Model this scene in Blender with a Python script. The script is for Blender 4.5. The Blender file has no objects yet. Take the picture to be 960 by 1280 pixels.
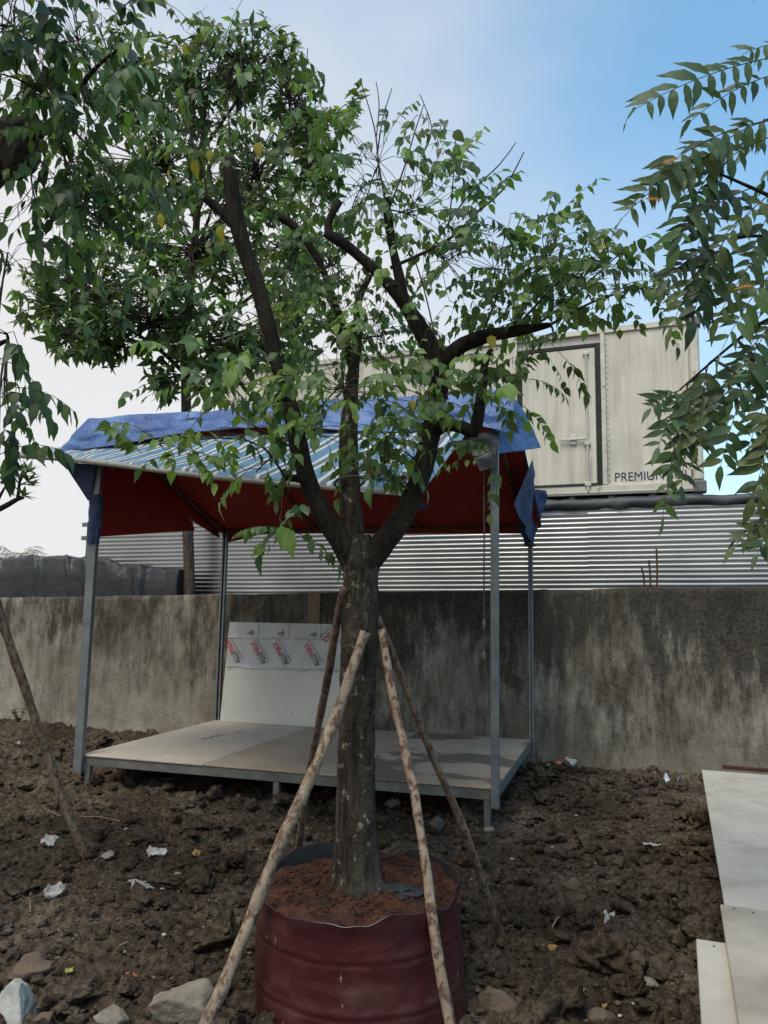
import bpy, math, random
import numpy as np
from mathutils import Vector, Matrix, Quaternion

# ---------------------------------------------------------------- camera
FPX = 961.0                      # focal length in pixels of the 960x1280 photograph
PITCH, ROLL, CAMH = math.radians(7.545), math.radians(0.957), 1.6
scene = bpy.context.scene
col = scene.collection
cF = np.array([0, math.cos(PITCH), math.sin(PITCH)])
cU = np.array([0, -math.sin(PITCH), math.cos(PITCH)])
cX = np.array([1.0, 0, 0])
cX, cU = math.cos(ROLL) * cX + math.sin(ROLL) * cU, -math.sin(ROLL) * cX + math.cos(ROLL) * cU
cC = np.array([0, 0, CAMH])
cam_data = bpy.data.cameras.new('camera')
cam = bpy.data.objects.new('camera', cam_data)
col.objects.link(cam)
scene.camera = cam
cam_data.sensor_fit = 'VERTICAL'
cam_data.sensor_height = 36.0
cam_data.lens = FPX / 1280.0 * 36.0
cam_data.clip_start = 0.05
cam_data.clip_end = 3000
mw = Matrix.Identity(4)
for i in range(3):
    mw[i][0], mw[i][1], mw[i][2], mw[i][3] = cX[i], cU[i], -cF[i], cC[i]
cam.matrix_world = mw

# ---------------------------------------------------------------- world, sun, exposure
SUN_EL, SUN_AZ = math.radians(62), math.radians(212)     # azimuth clockwise from +Y: behind the camera, to the left
world = bpy.data.worlds.new('World')
scene.world = world
world.use_nodes = True
wn, wl = world.node_tree.nodes, world.node_tree.links
wn.clear()
w_out = wn.new('ShaderNodeOutputWorld')
w_bg = wn.new('ShaderNodeBackground')
sky = wn.new('ShaderNodeTexSky')
sky.sky_type = 'NISHITA'
sky.sun_disc = False
sky.sun_elevation = SUN_EL
sky.sun_rotation = SUN_AZ
sky.air_density = 1.0
sky.dust_density = 0.9
sky.ozone_density = 0.7
tc = wn.new('ShaderNodeTexCoord')
mp = wn.new('ShaderNodeMapping')
mp.inputs['Location'].default_value = (0.35, 0.1, 0.0)
mp.inputs['Scale'].default_value = (0.75, 0.75, 1.3)
nz = wn.new('ShaderNodeTexNoise')
nz.inputs['Scale'].default_value = 1.5
nz.inputs['Detail'].default_value = 5
nz.inputs['Roughness'].default_value = 0.52
sep = wn.new('ShaderNodeSeparateXYZ')
wl.new(tc.outputs['Generated'], mp.inputs['Vector'])
wl.new(mp.outputs['Vector'], nz.inputs['Vector'])
wl.new(tc.outputs['Generated'], sep.inputs['Vector'])
# thin veil of cloud: thick towards the horizon and towards the west (left of the view), broken by noise
def wmath(op, a, b):
    n = wn.new('ShaderNodeMath'); n.operation = op
    for k, v in enumerate((a, b)):
        if v is None: continue
        if isinstance(v, (int, float)): n.inputs[k].default_value = v
        else: wl.new(v, n.inputs[k])
    return n.outputs[0]
e1 = wmath('MULTIPLY', sep.outputs['X'], -1.05)
e2 = wmath('MULTIPLY', sep.outputs['Z'], -0.95)
e3 = wmath('MULTIPLY_ADD', nz.outputs['Fac'], 1.7)
e3.node.inputs[2].default_value = 0.12
veil = wmath('ADD', wmath('ADD', e1, e2), e3)
rampw = wn.new('ShaderNodeMapRange')
rampw.interpolation_type = 'SMOOTHSTEP'
rampw.inputs['From Min'].default_value = 0.0
rampw.inputs['From Max'].default_value = 1.0
rampw.inputs['To Min'].default_value = 0.04
rampw.inputs['To Max'].default_value = 0.96
wl.new(veil, rampw.inputs['Value'])
wmix = wn.new('ShaderNodeMix')
wmix.data_type = 'RGBA'
wl.new(rampw.outputs['Result'], wmix.inputs['Factor'])
tint = wn.new('ShaderNodeMix'); tint.data_type = 'RGBA'; tint.blend_type = 'MULTIPLY'; tint.inputs[0].default_value = 1.0
wl.new(sky.outputs['Color'], tint.inputs[6]); tint.inputs[7].default_value = (0.84, 1.20, 1.16, 1)
wl.new(tint.outputs[2], wmix.inputs[6])
wmix.inputs[7].default_value = (3.5, 3.46, 3.46, 1)
wl.new(wmix.outputs[2], w_bg.inputs['Color'])
w_bg.inputs['Strength'].default_value = 0.14
wl.new(w_bg.outputs['Background'], w_out.inputs['Surface'])

sun_data = bpy.data.lights.new('sun', 'SUN')
sun_data.energy = 1.5
sun_data.angle = math.radians(28)
sun_data.color = (1.0, 0.90, 0.74)
sun = bpy.data.objects.new('sun', sun_data)
col.objects.link(sun)
sd = Vector((math.sin(SUN_AZ) * math.cos(SUN_EL), math.cos(SUN_AZ) * math.cos(SUN_EL), math.sin(SUN_EL)))
sun.location = sd * 60
sun.rotation_euler = sd.to_track_quat('Z', 'Y').to_euler()
vs = scene.view_settings
vs.view_transform = 'Standard'
vs.look = 'None'
vs.exposure = 0.78
vs.gamma = 1.0
vs.use_curve_mapping = False
scene.render.engine = 'CYCLES'

# ---------------------------------------------------------------- pixel -> place
def ray(x, y): return cF + cX * (x - 480) / FPX - cU * (y - 640) / FPX
def onz(x, y, z):
    d = ray(x, y); return cC + d * (z - CAMH) / d[2]
def at(x, y, Y):
    d = ray(x, y); return cC + d * Y / d[1]
TH = math.radians(16.935)
sU = np.array([math.cos(TH), -math.sin(TH), 0]); sW = np.array([math.sin(TH), math.cos(TH), 0])
sA = np.array([-2.703, 7.181, 0.0])
def onw(x, y, o):
    d = ray(x, y); return cC + d * (((sA + sW * o - cC) @ sW) / (d @ sW))
def st(P): P = np.asarray(P); return np.array([(P - sA) @ sU, (P - sA) @ sW, P[2]])
def wst(s, t, z): return sA + sU * s + sW * t + np.array([0, 0, z])
def vw(P):
    d = np.asarray(P) - cC; return d @ cF
def topx(P):
    d = np.asarray(P) - cC; k = d @ cF
    return 480 + FPX * (d @ cX) / k, 640 - FPX * (d @ cU) / k

# ---------------------------------------------------------------- numpy noise
def _h(ix, iy, iz, seed):
    n = (ix * 374761393 + iy * 668265263 + iz * 2147483647 + seed * 1274126177) & 0x7fffffff
    n = ((n ^ (n >> 13)) * 1274126177) & 0x7fffffff
    n = (n ^ (n >> 16)) & 0xffff
    return n / 65535.0
def vnoise(x, y, z=0.0, seed=0):
    x, y, z = np.broadcast_arrays(np.asarray(x, float), np.asarray(y, float), np.asarray(z, float))
    ix, iy, iz = np.floor(x).astype(np.int64), np.floor(y).astype(np.int64), np.floor(z).astype(np.int64)
    fx, fy, fz = x - ix, y - iy, z - iz
    fx, fy, fz = fx*fx*(3-2*fx), fy*fy*(3-2*fy), fz*fz*(3-2*fz)
    r = 0
    for a in (0, 1):
        for b in (0, 1):
            for c in (0, 1):
                r = r + _h(ix+a, iy+b, iz+c, seed) * (fx if a else 1-fx) * (fy if b else 1-fy) * (fz if c else 1-fz)
    return r * 2 - 1
def fbm(x, y, z=0.0, oct=4, seed=0, rough=0.5):
    r, a, f = 0, 1.0, 1.0
    for o in range(oct):
        r = r + a * vnoise(np.asarray(x)*f, np.asarray(y)*f, np.asarray(z)*f, seed + o*17); a *= rough; f *= 2.03
    return r

# ---------------------------------------------------------------- object helpers
def mesh_np(name, V, F, mats=(), smooth=False, mi=None, uv=None):
    me = bpy.data.meshes.new(name)
    V = np.asarray(V, np.float32)
    if isinstance(F, np.ndarray):
        k = F.shape[1]; nf = len(F)
        me.vertices.add(len(V)); me.vertices.foreach_set('co', V.ravel())
        me.loops.add(nf*k); me.loops.foreach_set('vertex_index', F.astype(np.int32).ravel())
        me.polygons.add(nf)
        me.polygons.foreach_set('loop_start', np.arange(0, nf*k, k, dtype=np.int32))
        me.polygons.foreach_set('loop_total', np.full(nf, k, np.int32))
    else:
        me.from_pydata([tuple(map(float, v)) for v in V], [], [tuple(int(i) for i in f) for f in F])
    for m in mats: me.materials.append(m)
    if mi is not None: me.polygons.foreach_set('material_index', np.asarray(mi, np.int32))
    me.update(calc_edges=True)
    if smooth: me.polygons.foreach_set('use_smooth', np.ones(len(me.polygons), bool))
    if uv is not None:
        l = me.uv_layers.new(name='UVMap')
        vi = np.zeros(len(me.loops), np.int32); me.loops.foreach_get('vertex_index', vi)
        l.data.foreach_set('uv', np.asarray(uv, np.float32)[vi].ravel())
    return me
def link(name, me, parent=None):
    o = bpy.data.objects.new(name, me); col.objects.link(o)
    if parent is not None: o.parent = parent
    return o
def obj(name, V, F, mat, parent=None, smooth=False, **k):
    mats = mat if isinstance(mat, (list, tuple)) else (mat,)
    return link(name, mesh_np(name, V, F, mats, smooth, **k), parent)
def empty(name, loc=(0, 0, 0), rz=0.0):
    o = bpy.data.objects.new(name, None); col.objects.link(o)
    o.location = tuple(float(v) for v in loc); o.rotation_euler = (0, 0, rz); o.empty_display_size = 0.1
    return o
def tag(o, label=None, cat=None, group=None, kind=None):
    if label: o['label'] = label
    if cat: o['category'] = cat
    if group: o['group'] = group
    if kind: o['kind'] = kind
    return o
class MB:
    def __init__(s): s.V = []; s.F = []
    def add(s, V, F):
        n = len(s.V); s.V += [tuple(v) for v in V]; s.F += [tuple(i + n for i in f) for f in F]
    def box(s, x0, x1, y0, y1, z0, z1, b=0.0):
        if b <= 0:
            V = [(x, y, z) for x in (x0, x1) for y in (y0, y1) for z in (z0, z1)]
            F = [(0,1,3,2), (4,6,7,5), (0,4,5,1), (2,3,7,6), (0,2,6,4), (1,5,7,3)]
            s.add(V, F); return
        c = np.array([(x0+x1)/2, (y0+y1)/2, (z0+z1)/2]); h = np.array([abs(x1-x0)/2, abs(y1-y0)/2, abs(z1-z0)/2])
        b = min(b, h.min()*0.49)
        V = []; idx = {}
        for sx in (-1, 1):
            for sy in (-1, 1):
                for sz in (-1, 1):
                    sg = np.array([sx, sy, sz])
                    for a in range(3):
                        q = sg*(h-b); q = q.astype(float); q[a] = sg[a]*h[a]
                        idx[(sx, sy, sz, a)] = len(V); V.append(tuple(c+q))
        F = []
        for a in range(3):
            o1, o2 = [k for k in range(3) if k != a]
            for sg in (-1, 1):
                f = []
                for p, q in ((-1,-1), (1,-1), (1,1), (-1,1)):
                    k = [0,0,0]; k[a] = sg; k[o1] = p; k[o2] = q; f.append(idx[(*k, a)])
                F.append(f)
            for p in (-1, 1):
                for q in (-1, 1):
                    k0 = [0,0,0]; k0[o1] = p; k0[o2] = q; k0[a] = -1; k1 = list(k0); k1[a] = 1
                    F.append([idx[(*k0, o1)], idx[(*k1, o1)], idx[(*k1, o2)], idx[(*k0, o2)]])
        for sx in (-1, 1):
            for sy in (-1, 1):
                for sz in (-1, 1): F.append([idx[(sx, sy, sz, a)] for a in range(3)])
        s.add(V, F)
    def tube(s, P, R, n=8, cap=True, jit=0.0, seed=0):
        V, F = tube_vf(P, R, n, cap, jit, seed); s.add(V, F)
    def build(s, name, mat, parent=None, smooth=False):
        o = obj(name, s.V, s.F, mat, parent, smooth)
        fix_normals(o.data); return o
def fix_normals(me):
    import bmesh
    bm = bmesh.new(); bm.from_mesh(me); bmesh.ops.recalc_face_normals(bm, faces=bm.faces[:]); bm.to_mesh(me); bm.free()
def resample(P, R, step):
    P = np.asarray(P, float); R = np.asarray(R, float)
    n = len(P)
    if n < 2: return P, R
    # catmull-rom
    out, ro = [], []
    for i in range(n-1):
        p0, p1, p2, p3 = P[max(i-1, 0)], P[i], P[i+1], P[min(i+2, n-1)]
        k = max(1, int(np.linalg.norm(p2-p1)/step))
        for j in range(k):
            u = j/k
            out.append(0.5*((2*p1)+(-p0+p2)*u+(2*p0-5*p1+4*p2-p3)*u*u+(-p0+3*p1-3*p2+p3)*u**3))
            ro.append(R[i]+(R[i+1]-R[i])*u)
    out.append(P[-1]); ro.append(R[-1])
    return np.array(out), np.array(ro)
def tube_vf(P, R, n=8, cap=True, jit=0.0, seed=0, freq=9.0):
    P = np.asarray(P, float); R = np.broadcast_to(np.asarray(R, float), (len(P),))
    T = np.gradient(P, axis=0) if len(P) > 2 else np.repeat([P[-1]-P[0]], len(P), 0)
    T = T/np.maximum(np.linalg.norm(T, axis=1, keepdims=True), 1e-9)
    a = np.array([0, 0, 1.0]) if abs(T[0][2]) < 0.9 else np.array([1.0, 0, 0])
    N = np.cross(T[0], a); N /= np.linalg.norm(N)
    V = []
    ang = np.arange(n)*2*math.pi/n
    for i in range(len(P)):
        N = N-T[i]*(N@T[i]); N /= np.linalg.norm(N); B = np.cross(T[i], N)
        c = np.cos(ang)[:, None]*N+np.sin(ang)[:, None]*B
        V.append(P[i]+c*R[i])
    V = np.array(V).reshape(-1, 3)
    if jit:
        rad = np.repeat(R, n); cen = np.repeat(P, n, 0)
        d = fbm(V[:, 0]*freq, V[:, 1]*freq, V[:, 2]*freq*0.6, 3, seed)
        V = V+(V-cen)*(jit*d)[:, None]
    F = []
    m = len(P)
    for i in range(m-1):
        for j in range(n):
            k = (j+1) % n
            F.append((i*n+j, i*n+k, (i+1)*n+k, (i+1)*n+j))
    V = [tuple(v) for v in V]
    if cap:
        F.append(tuple(range(n-1, -1, -1))); F.append(tuple((m-1)*n+j for j in range(n)))
    return V, F
def grid_vf(nu, nv, fn):
    """fn(u,v arrays)->xyz arrays; quads"""
    u, v = np.meshgrid(np.linspace(0, 1, nu), np.linspace(0, 1, nv), indexing='ij')
    X = np.stack(fn(u, v), -1).reshape(-1, 3)
    i, j = np.meshgrid(np.arange(nu-1), np.arange(nv-1), indexing='ij')
    a = (i*nv+j).ravel()
    F = np.stack([a, a+nv, a+nv+1, a+1], 1)
    return X, F
def text_obj(body, size, mat, parent, M4, extrude=0.0006, sx=1.0, shear=0.0, align='LEFT'):
    cu = bpy.data.curves.new('lettering', 'FONT')
    cu.body = body; cu.size = size; cu.extrude = extrude; cu.align_x = align; cu.resolution_u = 3; cu.shear = shear
    t = bpy.data.objects.new('lettering_tmp', cu); col.objects.link(t)
    dg = bpy.context.evaluated_depsgraph_get()
    me = bpy.data.meshes.new_from_object(t.evaluated_get(dg))
    bpy.data.objects.remove(t); bpy.data.curves.remove(cu)
    if sx != 1.0: me.transform(Matrix.Diagonal((sx, 1, 1, 1)))
    me.transform(M4)
    me.materials.clear(); me.materials.append(mat)
    return link('lettering', me, parent)

# ---------------------------------------------------------------- materials
def newmat(name):
    m = bpy.data.materials.new(name); m.use_nodes = True
    return m, m.node_tree.nodes, m.node_tree.links, m.node_tree.nodes['Principled BSDF']
def rgba(c): return (c[0], c[1], c[2], 1.0)
def noise_node(N, L, coord, scale, detail=4, rough=0.55, stretch=(1, 1, 1), loc=(0, 0, 0)):
    mp = N.new('ShaderNodeMapping'); mp.inputs['Scale'].default_value = stretch; mp.inputs['Location'].default_value = loc
    L.new(coord, mp.inputs['Vector'])
    t = N.new('ShaderNodeTexNoise'); t.inputs['Scale'].default_value = scale; t.inputs['Detail'].default_value = detail
    t.inputs['Roughness'].default_value = rough
    L.new(mp.outputs['Vector'], t.inputs['Vector'])
    return t.outputs['Fac']
def ramp_node(N, L, fac, stops, mode='LINEAR'):
    r = N.new('ShaderNodeValToRGB'); r.color_ramp.interpolation = mode
    el = r.color_ramp.elements
    while len(el) < len(stops): el.new(0.5)
    for e, (p, c) in zip(el, stops): e.position = p; e.color = rgba(c) if len(c) == 3 else c
    L.new(fac, r.inputs['Fac'])
    return r.outputs['Color']
def mix_node(N, L, fac, a, b, mode='MIX'):
    m = N.new('ShaderNodeMix'); m.data_type = 'RGBA'; m.blend_type = mode
    for s, v in ((0, fac), (6, a), (7, b)):
        if isinstance(v, (int, float)): m.inputs[s].default_value = v
        elif isinstance(v, tuple): m.inputs[s].default_value = rgba(v)
        else: L.new(v, m.inputs[s])
    return m.outputs[2]
def bump_node(N, L, h, strength, dist, prev=None):
    b = N.new('ShaderNodeBump'); b.inputs['Strength'].default_value = strength; b.inputs['Distance'].default_value = dist
    L.new(h, b.inputs['Height'])
    if prev is not None: L.new(prev, b.inputs['Normal'])
    return b.outputs['Normal']
def simple(name, stops, scale=6.0, rough=0.8, metal=0.0, bump=0.0, bdist=0.01, bscale=None, stretch=(1, 1, 1), detail=5, coord='Object', spec=0.3, fine=None):
    m, N, L, P = newmat(name)
    c = N.new('ShaderNodeTexCoord').outputs[coord]
    f = noise_node(N, L, c, scale, detail, 0.6, stretch)
    colr = ramp_node(N, L, f, stops)
    if fine:
        f2 = noise_node(N, L, c, fine[0], 3, 0.6)
        colr = mix_node(N, L, ramp_node(N, L, f2, [(fine[1], (0, 0, 0)), (fine[1]+0.12, (1, 1, 1))]), colr, fine[2])
    L.new(colr, P.inputs['Base Color'])
    P.inputs['Roughness'].default_value = rough; P.inputs['Metallic'].default_value = metal
    P.inputs['Specular IOR Level'].default_value = spec
    if bump:
        L.new(bump_node(N, L, noise_node(N, L, c, bscale or scale*4, 5, 0.65, stretch), bump, bdist), P.inputs['Normal'])
    return m

MT = {}
# soil: dark damp loam with paler dry crumbs
m, N, L, P = newmat('soil')
c = N.new('ShaderNodeTexCoord').outputs['Object']
a = ramp_node(N, L, noise_node(N, L, c, 0.9, 5, 0.6), [(0.34, (0.074, 0.054, 0.039)), (0.52, (0.150, 0.111, 0.081)), (0.70, (0.265, 0.203, 0.150))])
b = ramp_node(N, L, noise_node(N, L, c, 26, 5, 0.7), [(0.34, (0.30, 0.28, 0.27)), (0.56, (1.0, 1.0, 1.0)), (0.74, (1.9, 1.82, 1.7))])
cc = mix_node(N, L, 1.0, a, b, 'MULTIPLY')
sp = ramp_node(N, L, noise_node(N, L, c, 75, 2, 0.5), [(0.70, (0, 0, 0)), (0.76, (1, 1, 1))])
cc = mix_node(N, L, mix_node(N, L, 1.0, sp, (0.5, 0.5, 0.5), 'MULTIPLY'), cc, (0.20, 0.15, 0.11))
L.new(cc, P.inputs['Base Color']); P.inputs['Roughness'].default_value = 1.0; P.inputs['Specular IOR Level'].default_value = 0.04
L.new(bump_node(N, L, noise_node(N, L, c, 90, 5, 0.75), 0.9, 0.03, bump_node(N, L, noise_node(N, L, c, 28, 5, 0.7), 0.8, 0.05)), P.inputs['Normal'])
MT['soil'] = m
MT['earth'] = simple('distant_earth', [(0.3, (0.07, 0.06, 0.045)), (0.7, (0.13, 0.11, 0.08))], 0.3, 0.95)
# old rendered wall
m, N, L, P = newmat('stained_render')
c = N.new('ShaderNodeTexCoord').outputs['Object']
base = ramp_node(N, L, noise_node(N, L, c, 1.3, 6, 0.6), [(0.3, (0.160, 0.138, 0.109)), (0.5, (0.240, 0.213, 0.173)), (0.7, (0.33, 0.298, 0.246))])
streak = noise_node(N, L, c, 4.2, 10, 0.76, (1.8, 1, 0.45))
big = noise_node(N, L, c, 0.9, 7, 0.66, (1, 1, 1.1), (0.3, 0, 0.9))
sepn = N.new('ShaderNodeSeparateXYZ'); L.new(c, sepn.inputs[0])
def mth(N, L, op, a, b=None, cst=None):
    n = N.new('ShaderNodeMath'); n.operation = op
    for k, v in enumerate((a, b, cst)):
        if v is None: continue
        if isinstance(v, (int, float)): n.inputs[k].default_value = v
        else: L.new(v, n.inputs[k])
    return n.outputs[0]
# run-off stains hang from the top: more of them high up
hz = mth(N, L, 'MULTIPLY_ADD', sepn.outputs['Z'], 0.10, -0.105)
stain = mth(N, L, 'ADD', mth(N, L, 'ADD', mth(N, L, 'MULTIPLY', streak, 0.72), mth(N, L, 'MULTIPLY', big, 0.55)), hz)
# stain mask raised along the wall, rightwards from about the stall's middle
right_rise = N.new('ShaderNodeMapRange'); right_rise.interpolation_type = 'SMOOTHSTEP'
right_rise.inputs['From Min'].default_value = 0.8; right_rise.inputs['From Max'].default_value = 2.6; right_rise.inputs['To Min'].default_value = 0.0; right_rise.inputs['To Max'].default_value = 0.06
L.new(sepn.outputs['X'], right_rise.inputs['Value'])
stain = mth(N, L, 'ADD', stain, right_rise.outputs['Result'])
sf = ramp_node(N, L, stain, [(0.575, (0, 0, 0)), (0.75, (0.9, 0.9, 0.9))])
colr = mix_node(N, L, sf, base, (0.045, 0.038, 0.030))
brn = ramp_node(N, L, noise_node(N, L, c, 1.7, 5, 0.6, (1.6, 1, 0.7), (4, 2, 1)), [(0.5, (0, 0, 0)), (0.68, (0.6, 0.6, 0.6))])
colr = mix_node(N, L, brn, colr, (0.12, 0.088, 0.058))
fine = noise_node(N, L, c, 30, 6, 0.75)
pit = ramp_node(N, L, mth(N, L, 'ADD', mth(N, L, 'MULTIPLY', fine, 0.7), mth(N, L, 'MULTIPLY', stain, 0.42)), [(0.68, (0, 0, 0)), (0.74, (1, 1, 1))])
colr = mix_node(N, L, pit, colr, (0.028, 0.025, 0.021))
colr = mix_node(N, L, 1.0, colr, ramp_node(N, L, fine, [(0.3, (0.74, 0.74, 0.74)), (0.7, (1.2, 1.2, 1.2))]), 'MULTIPLY')
L.new(colr, P.inputs['Base Color']); P.inputs['Roughness'].default_value = 0.92; P.inputs['Specular IOR Level'].default_value = 0.2
L.new(bump_node(N, L, fine, 0.5, 0.012, bump_node(N, L, noise_node(N, L, c, 5, 4, 0.6), 0.3, 0.05)), P.inputs['Normal'])
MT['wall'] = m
MT['zinc'] = simple('corrugated_zinc', [(0.3, (0.26, 0.26, 0.26)), (0.7, (0.40, 0.40, 0.39))], 0.9, 0.33, 1.0, fine=(2.2, 0.64, (0.30, 0.28, 0.26)))
MT['galv'] = simple('galvanised_steel', [(0.3, (0.13, 0.145, 0.15)), (0.7, (0.22, 0.235, 0.24))], 9, 0.5, 0.45, 0.08, 0.002, fine=(14, 0.66, (0.20, 0.19, 0.18)))
MT['old_steel'] = simple('weathered_steel', [(0.3, (0.11, 0.11, 0.098)), (0.7, (0.20, 0.20, 0.175))], 7, 0.65, 0.35, 0.1, 0.003, fine=(10, 0.64, (0.16, 0.11, 0.07)))
MT['black_tarp'] = simple('black_tarpaulin', [(0.3, (0.022, 0.025, 0.029)), (0.7, (0.05, 0.055, 0.06))], 3, 0.5, 0, 0.5, 0.02, 7, spec=0.4)
MT['heap_tarp'] = simple('near_black_tarpaulin', [(0.3, (0.010, 0.011, 0.013)), (0.7, (0.026, 0.029, 0.033))], 3, 0.42, 0, 0.6, 0.03, 6, spec=0.5)
MT['black'] = simple('black_rubber', [(0.3, (0.012, 0.012, 0.013)), (0.7, (0.03, 0.03, 0.03))], 10, 0.6)
MT['blue_tarp'] = simple('blue_tarpaulin', [(0.3, (0.022, 0.050, 0.155)), (0.48, (0.045, 0.100, 0.27)), (0.62, (0.085, 0.165, 0.37)), (0.75, (0.13, 0.23, 0.46))], 2.6, 0.5, 0, 0.8, 0.05, 5, spec=0.4)
MT['navy_tarp'] = simple('navy_tarpaulin', [(0.3, (0.016, 0.030, 0.085)), (0.7, (0.045, 0.075, 0.17))], 5, 0.6, 0, 0.5, 0.02, 8)
MT['red_tarp'] = simple('red_tarp_lining', [(0.3, (0.21, 0.011, 0.008)), (0.7, (0.30, 0.020, 0.012))], 2.5, 0.7, 0, 0.35, 0.03, 4)
# striped awning
m, N, L, P = newmat('striped_awning')
uvn = N.new('ShaderNodeUVMap').outputs['UV']
sx = N.new('ShaderNodeSeparateXYZ'); L.new(uvn, sx.inputs[0])
fr = mth(N, L, 'FRACT', mth(N, L, 'MULTIPLY', sx.outputs['X'], 1/0.285))
bl, wh, gr = (0.105, 0.195, 0.29), (0.50, 0.52, 0.53), (0.11, 0.12, 0.125)
cst = ramp_node(N, L, fr, [(0.0, bl), (0.46, wh), (0.60, gr), (0.80, wh), (0.93, bl)], 'CONSTANT')
c = N.new('ShaderNodeTexCoord').outputs['Object']
dirt = ramp_node(N, L, noise_node(N, L, c, 5, 6, 0.65), [(0.35, (0.72, 0.74, 0.74)), (0.7, (1.05, 1.05, 1.03))])
L.new(mix_node(N, L, 1.0, cst, dirt, 'MULTIPLY'), P.inputs['Base Color']); P.inputs['Roughness'].default_value = 0.55
L.new(bump_node(N, L, noise_node(N, L, c, 9, 4, 0.6), 0.3, 0.02), P.inputs['Normal'])
MT['awning'] = m
# fibre-cement board with an optional damp patch
def board_mat(name, tone, patch=None, warm=0.0, soft=0.035):
    m, N, L, P = newmat(name)
    c = N.new('ShaderNodeTexCoord').outputs['Object']
    k = tone
    base = ramp_node(N, L, noise_node(N, L, c, 2.2, 8, 0.7), [(0.3, (0.74*k, (0.69-warm*0.6)*k, (0.61-warm)*k)), (0.7, (1.0*k, (0.95-warm*0.6)*k, (0.86-warm)*k))])
    spk = ramp_node(N, L, noise_node(N, L, c, 34, 3, 0.6), [(0.66, (0, 0, 0)), (0.74, (0.5, 0.5, 0.5))])
    colr = mix_node(N, L, spk, base, (0.30*k, 0.27*k, 0.22*k))
    if patch:
        pm = ramp_node(N, L, noise_node(N, L, c, patch[0], 4, 0.5, patch[3], patch[2]), [(patch[1], (0, 0, 0)), (patch[1]+soft, (1, 1, 1))])
        colr = mix_node(N, L, mix_node(N, L, 1.0, pm, (0.85, 0.85, 0.85), 'MULTIPLY'), colr, patch[4])
    L.new(colr, P.inputs['Base Color']); P.inputs['Roughness'].default_value = 0.7; P.inputs['Specular IOR Level'].default_value = 0.3
    L.new(bump_node(N, L, noise_node(N, L, c, 22, 4, 0.6), 0.15, 0.006), P.inputs['Normal'])
    return m
MT['board'] = board_mat('fibre_cement_board', 0.48, None, 0.12)
MT['board_b'] = board_mat('fibre_cement_board_dusty', 0.40, None, 0.24)
MT['board_wet'] = board_mat('fibre_cement_board_damp', 0.45, (0.85, 0.45, (1.35, 0.55, 0), (1, 1.5, 1), (0.125, 0.088, 0.062)), 0.26)
MT['board_pale'] = board_mat('pale_board', 0.47, (3.1, 0.52, (0.7, 0.1, 0), (1, 1, 1), (0.24, 0.20, 0.15)), 0.09, 0.35)
MT['board_pale2'] = board_mat('pale_board_muddy', 0.42, (2.1, 0.44, (0.2, 0.6, 0), (1, 1, 1), (0.15, 0.11, 0.07)), 0.11, 0.25)
MT['panel_white'] = simple('white_panel', [(0.3, (0.44, 0.425, 0.375)), (0.7, (0.55, 0.53, 0.47))], 1.5, 0.35, 0, 0.05, 0.002, spec=0.45)
MT['film'] = simple('protective_film', [(0.3, (0.30, 0.305, 0.30)), (0.7, (0.40, 0.405, 0.40))], 4, 0.3, 0.1, 0.3, 0.006, 14, spec=0.5)
MT['print_dark'] = simple('dark_print', [(0.3, (0.03, 0.045, 0.05)), (0.7, (0.05, 0.06, 0.065))], 10, 0.6)
MT['print_red'] = simple('red_print', [(0.3, (0.50, 0.02, 0.03)), (0.7, (0.58, 0.035, 0.045))], 10, 0.6)
MT['print_navy'] = simple('navy_print', [(0.3, (0.016, 0.022, 0.075)), (0.7, (0.03, 0.035, 0.10))], 10, 0.6)
MT['print_green'] = simple('green_stencil', [(0.3, (0.05, 0.11, 0.09)), (0.7, (0.16, 0.2, 0.18))], 30, 0.7)
# truck panel: cream paint with dirt running down
m, N, L, P = newmat('cream_truck_panel')
c = N.new('ShaderNodeTexCoord').outputs['Object']
base = ramp_node(N, L, noise_node(N, L, c, 0.8, 5, 0.6), [(0.3, (0.56, 0.51, 0.415)), (0.7, (0.71, 0.665, 0.57))])
run = ramp_node(N, L, noise_node(N, L, c, 3.0, 6, 0.65, (2.6, 1, 0.16)), [(0.45, (0, 0, 0)), (0.75, (0.75, 0.75, 0.75))])
colr = mix_node(N, L, run, base, (0.33, 0.285, 0.21))
sm = ramp_node(N, L, noise_node(N, L, c, 1.1, 5, 0.6, (1, 1, 0.8), (3.1, 0, 1.7)), [(0.52, (0, 0, 0)), (0.72, (0.6, 0.6, 0.6))])
colr = mix_node(N, L, sm, colr, (0.36, 0.33, 0.27))
L.new(colr, P.inputs['Base Color']); P.inputs['Roughness'].default_value = 0.5
MT['cream'] = m
MT['alu'] = simple('aluminium_rail', [(0.3, (0.48, 0.44, 0.37)), (0.7, (0.64, 0.60, 0.52))], 4, 0.5, 0.35, 0.05, 0.002, stretch=(0.3, 1, 1), fine=(6, 0.62, (0.30, 0.25, 0.18)))
MT['pipe'] = simple('dull_pipe', [(0.3, (0.22, 0.21, 0.185)), (0.7, (0.33, 0.315, 0.28))], 6, 0.55, 0.2, 0.1, 0.003, fine=(7, 0.63, (0.12, 0.10, 0.08)))
MT['casting'] = simple('dark_grey_casting', [(0.3, (0.10, 0.105, 0.11)), (0.7, (0.18, 0.185, 0.19))], 8, 0.6)
MT['tyre'] = simple('tyre_rubber', [(0.3, (0.015, 0.015, 0.016)), (0.7, (0.03, 0.03, 0.03))], 10, 0.85)
MT['road'] = simple('asphalt', [(0.3, (0.04, 0.04, 0.042)), (0.7, (0.07, 0.07, 0.07))], 8, 0.9)
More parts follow.
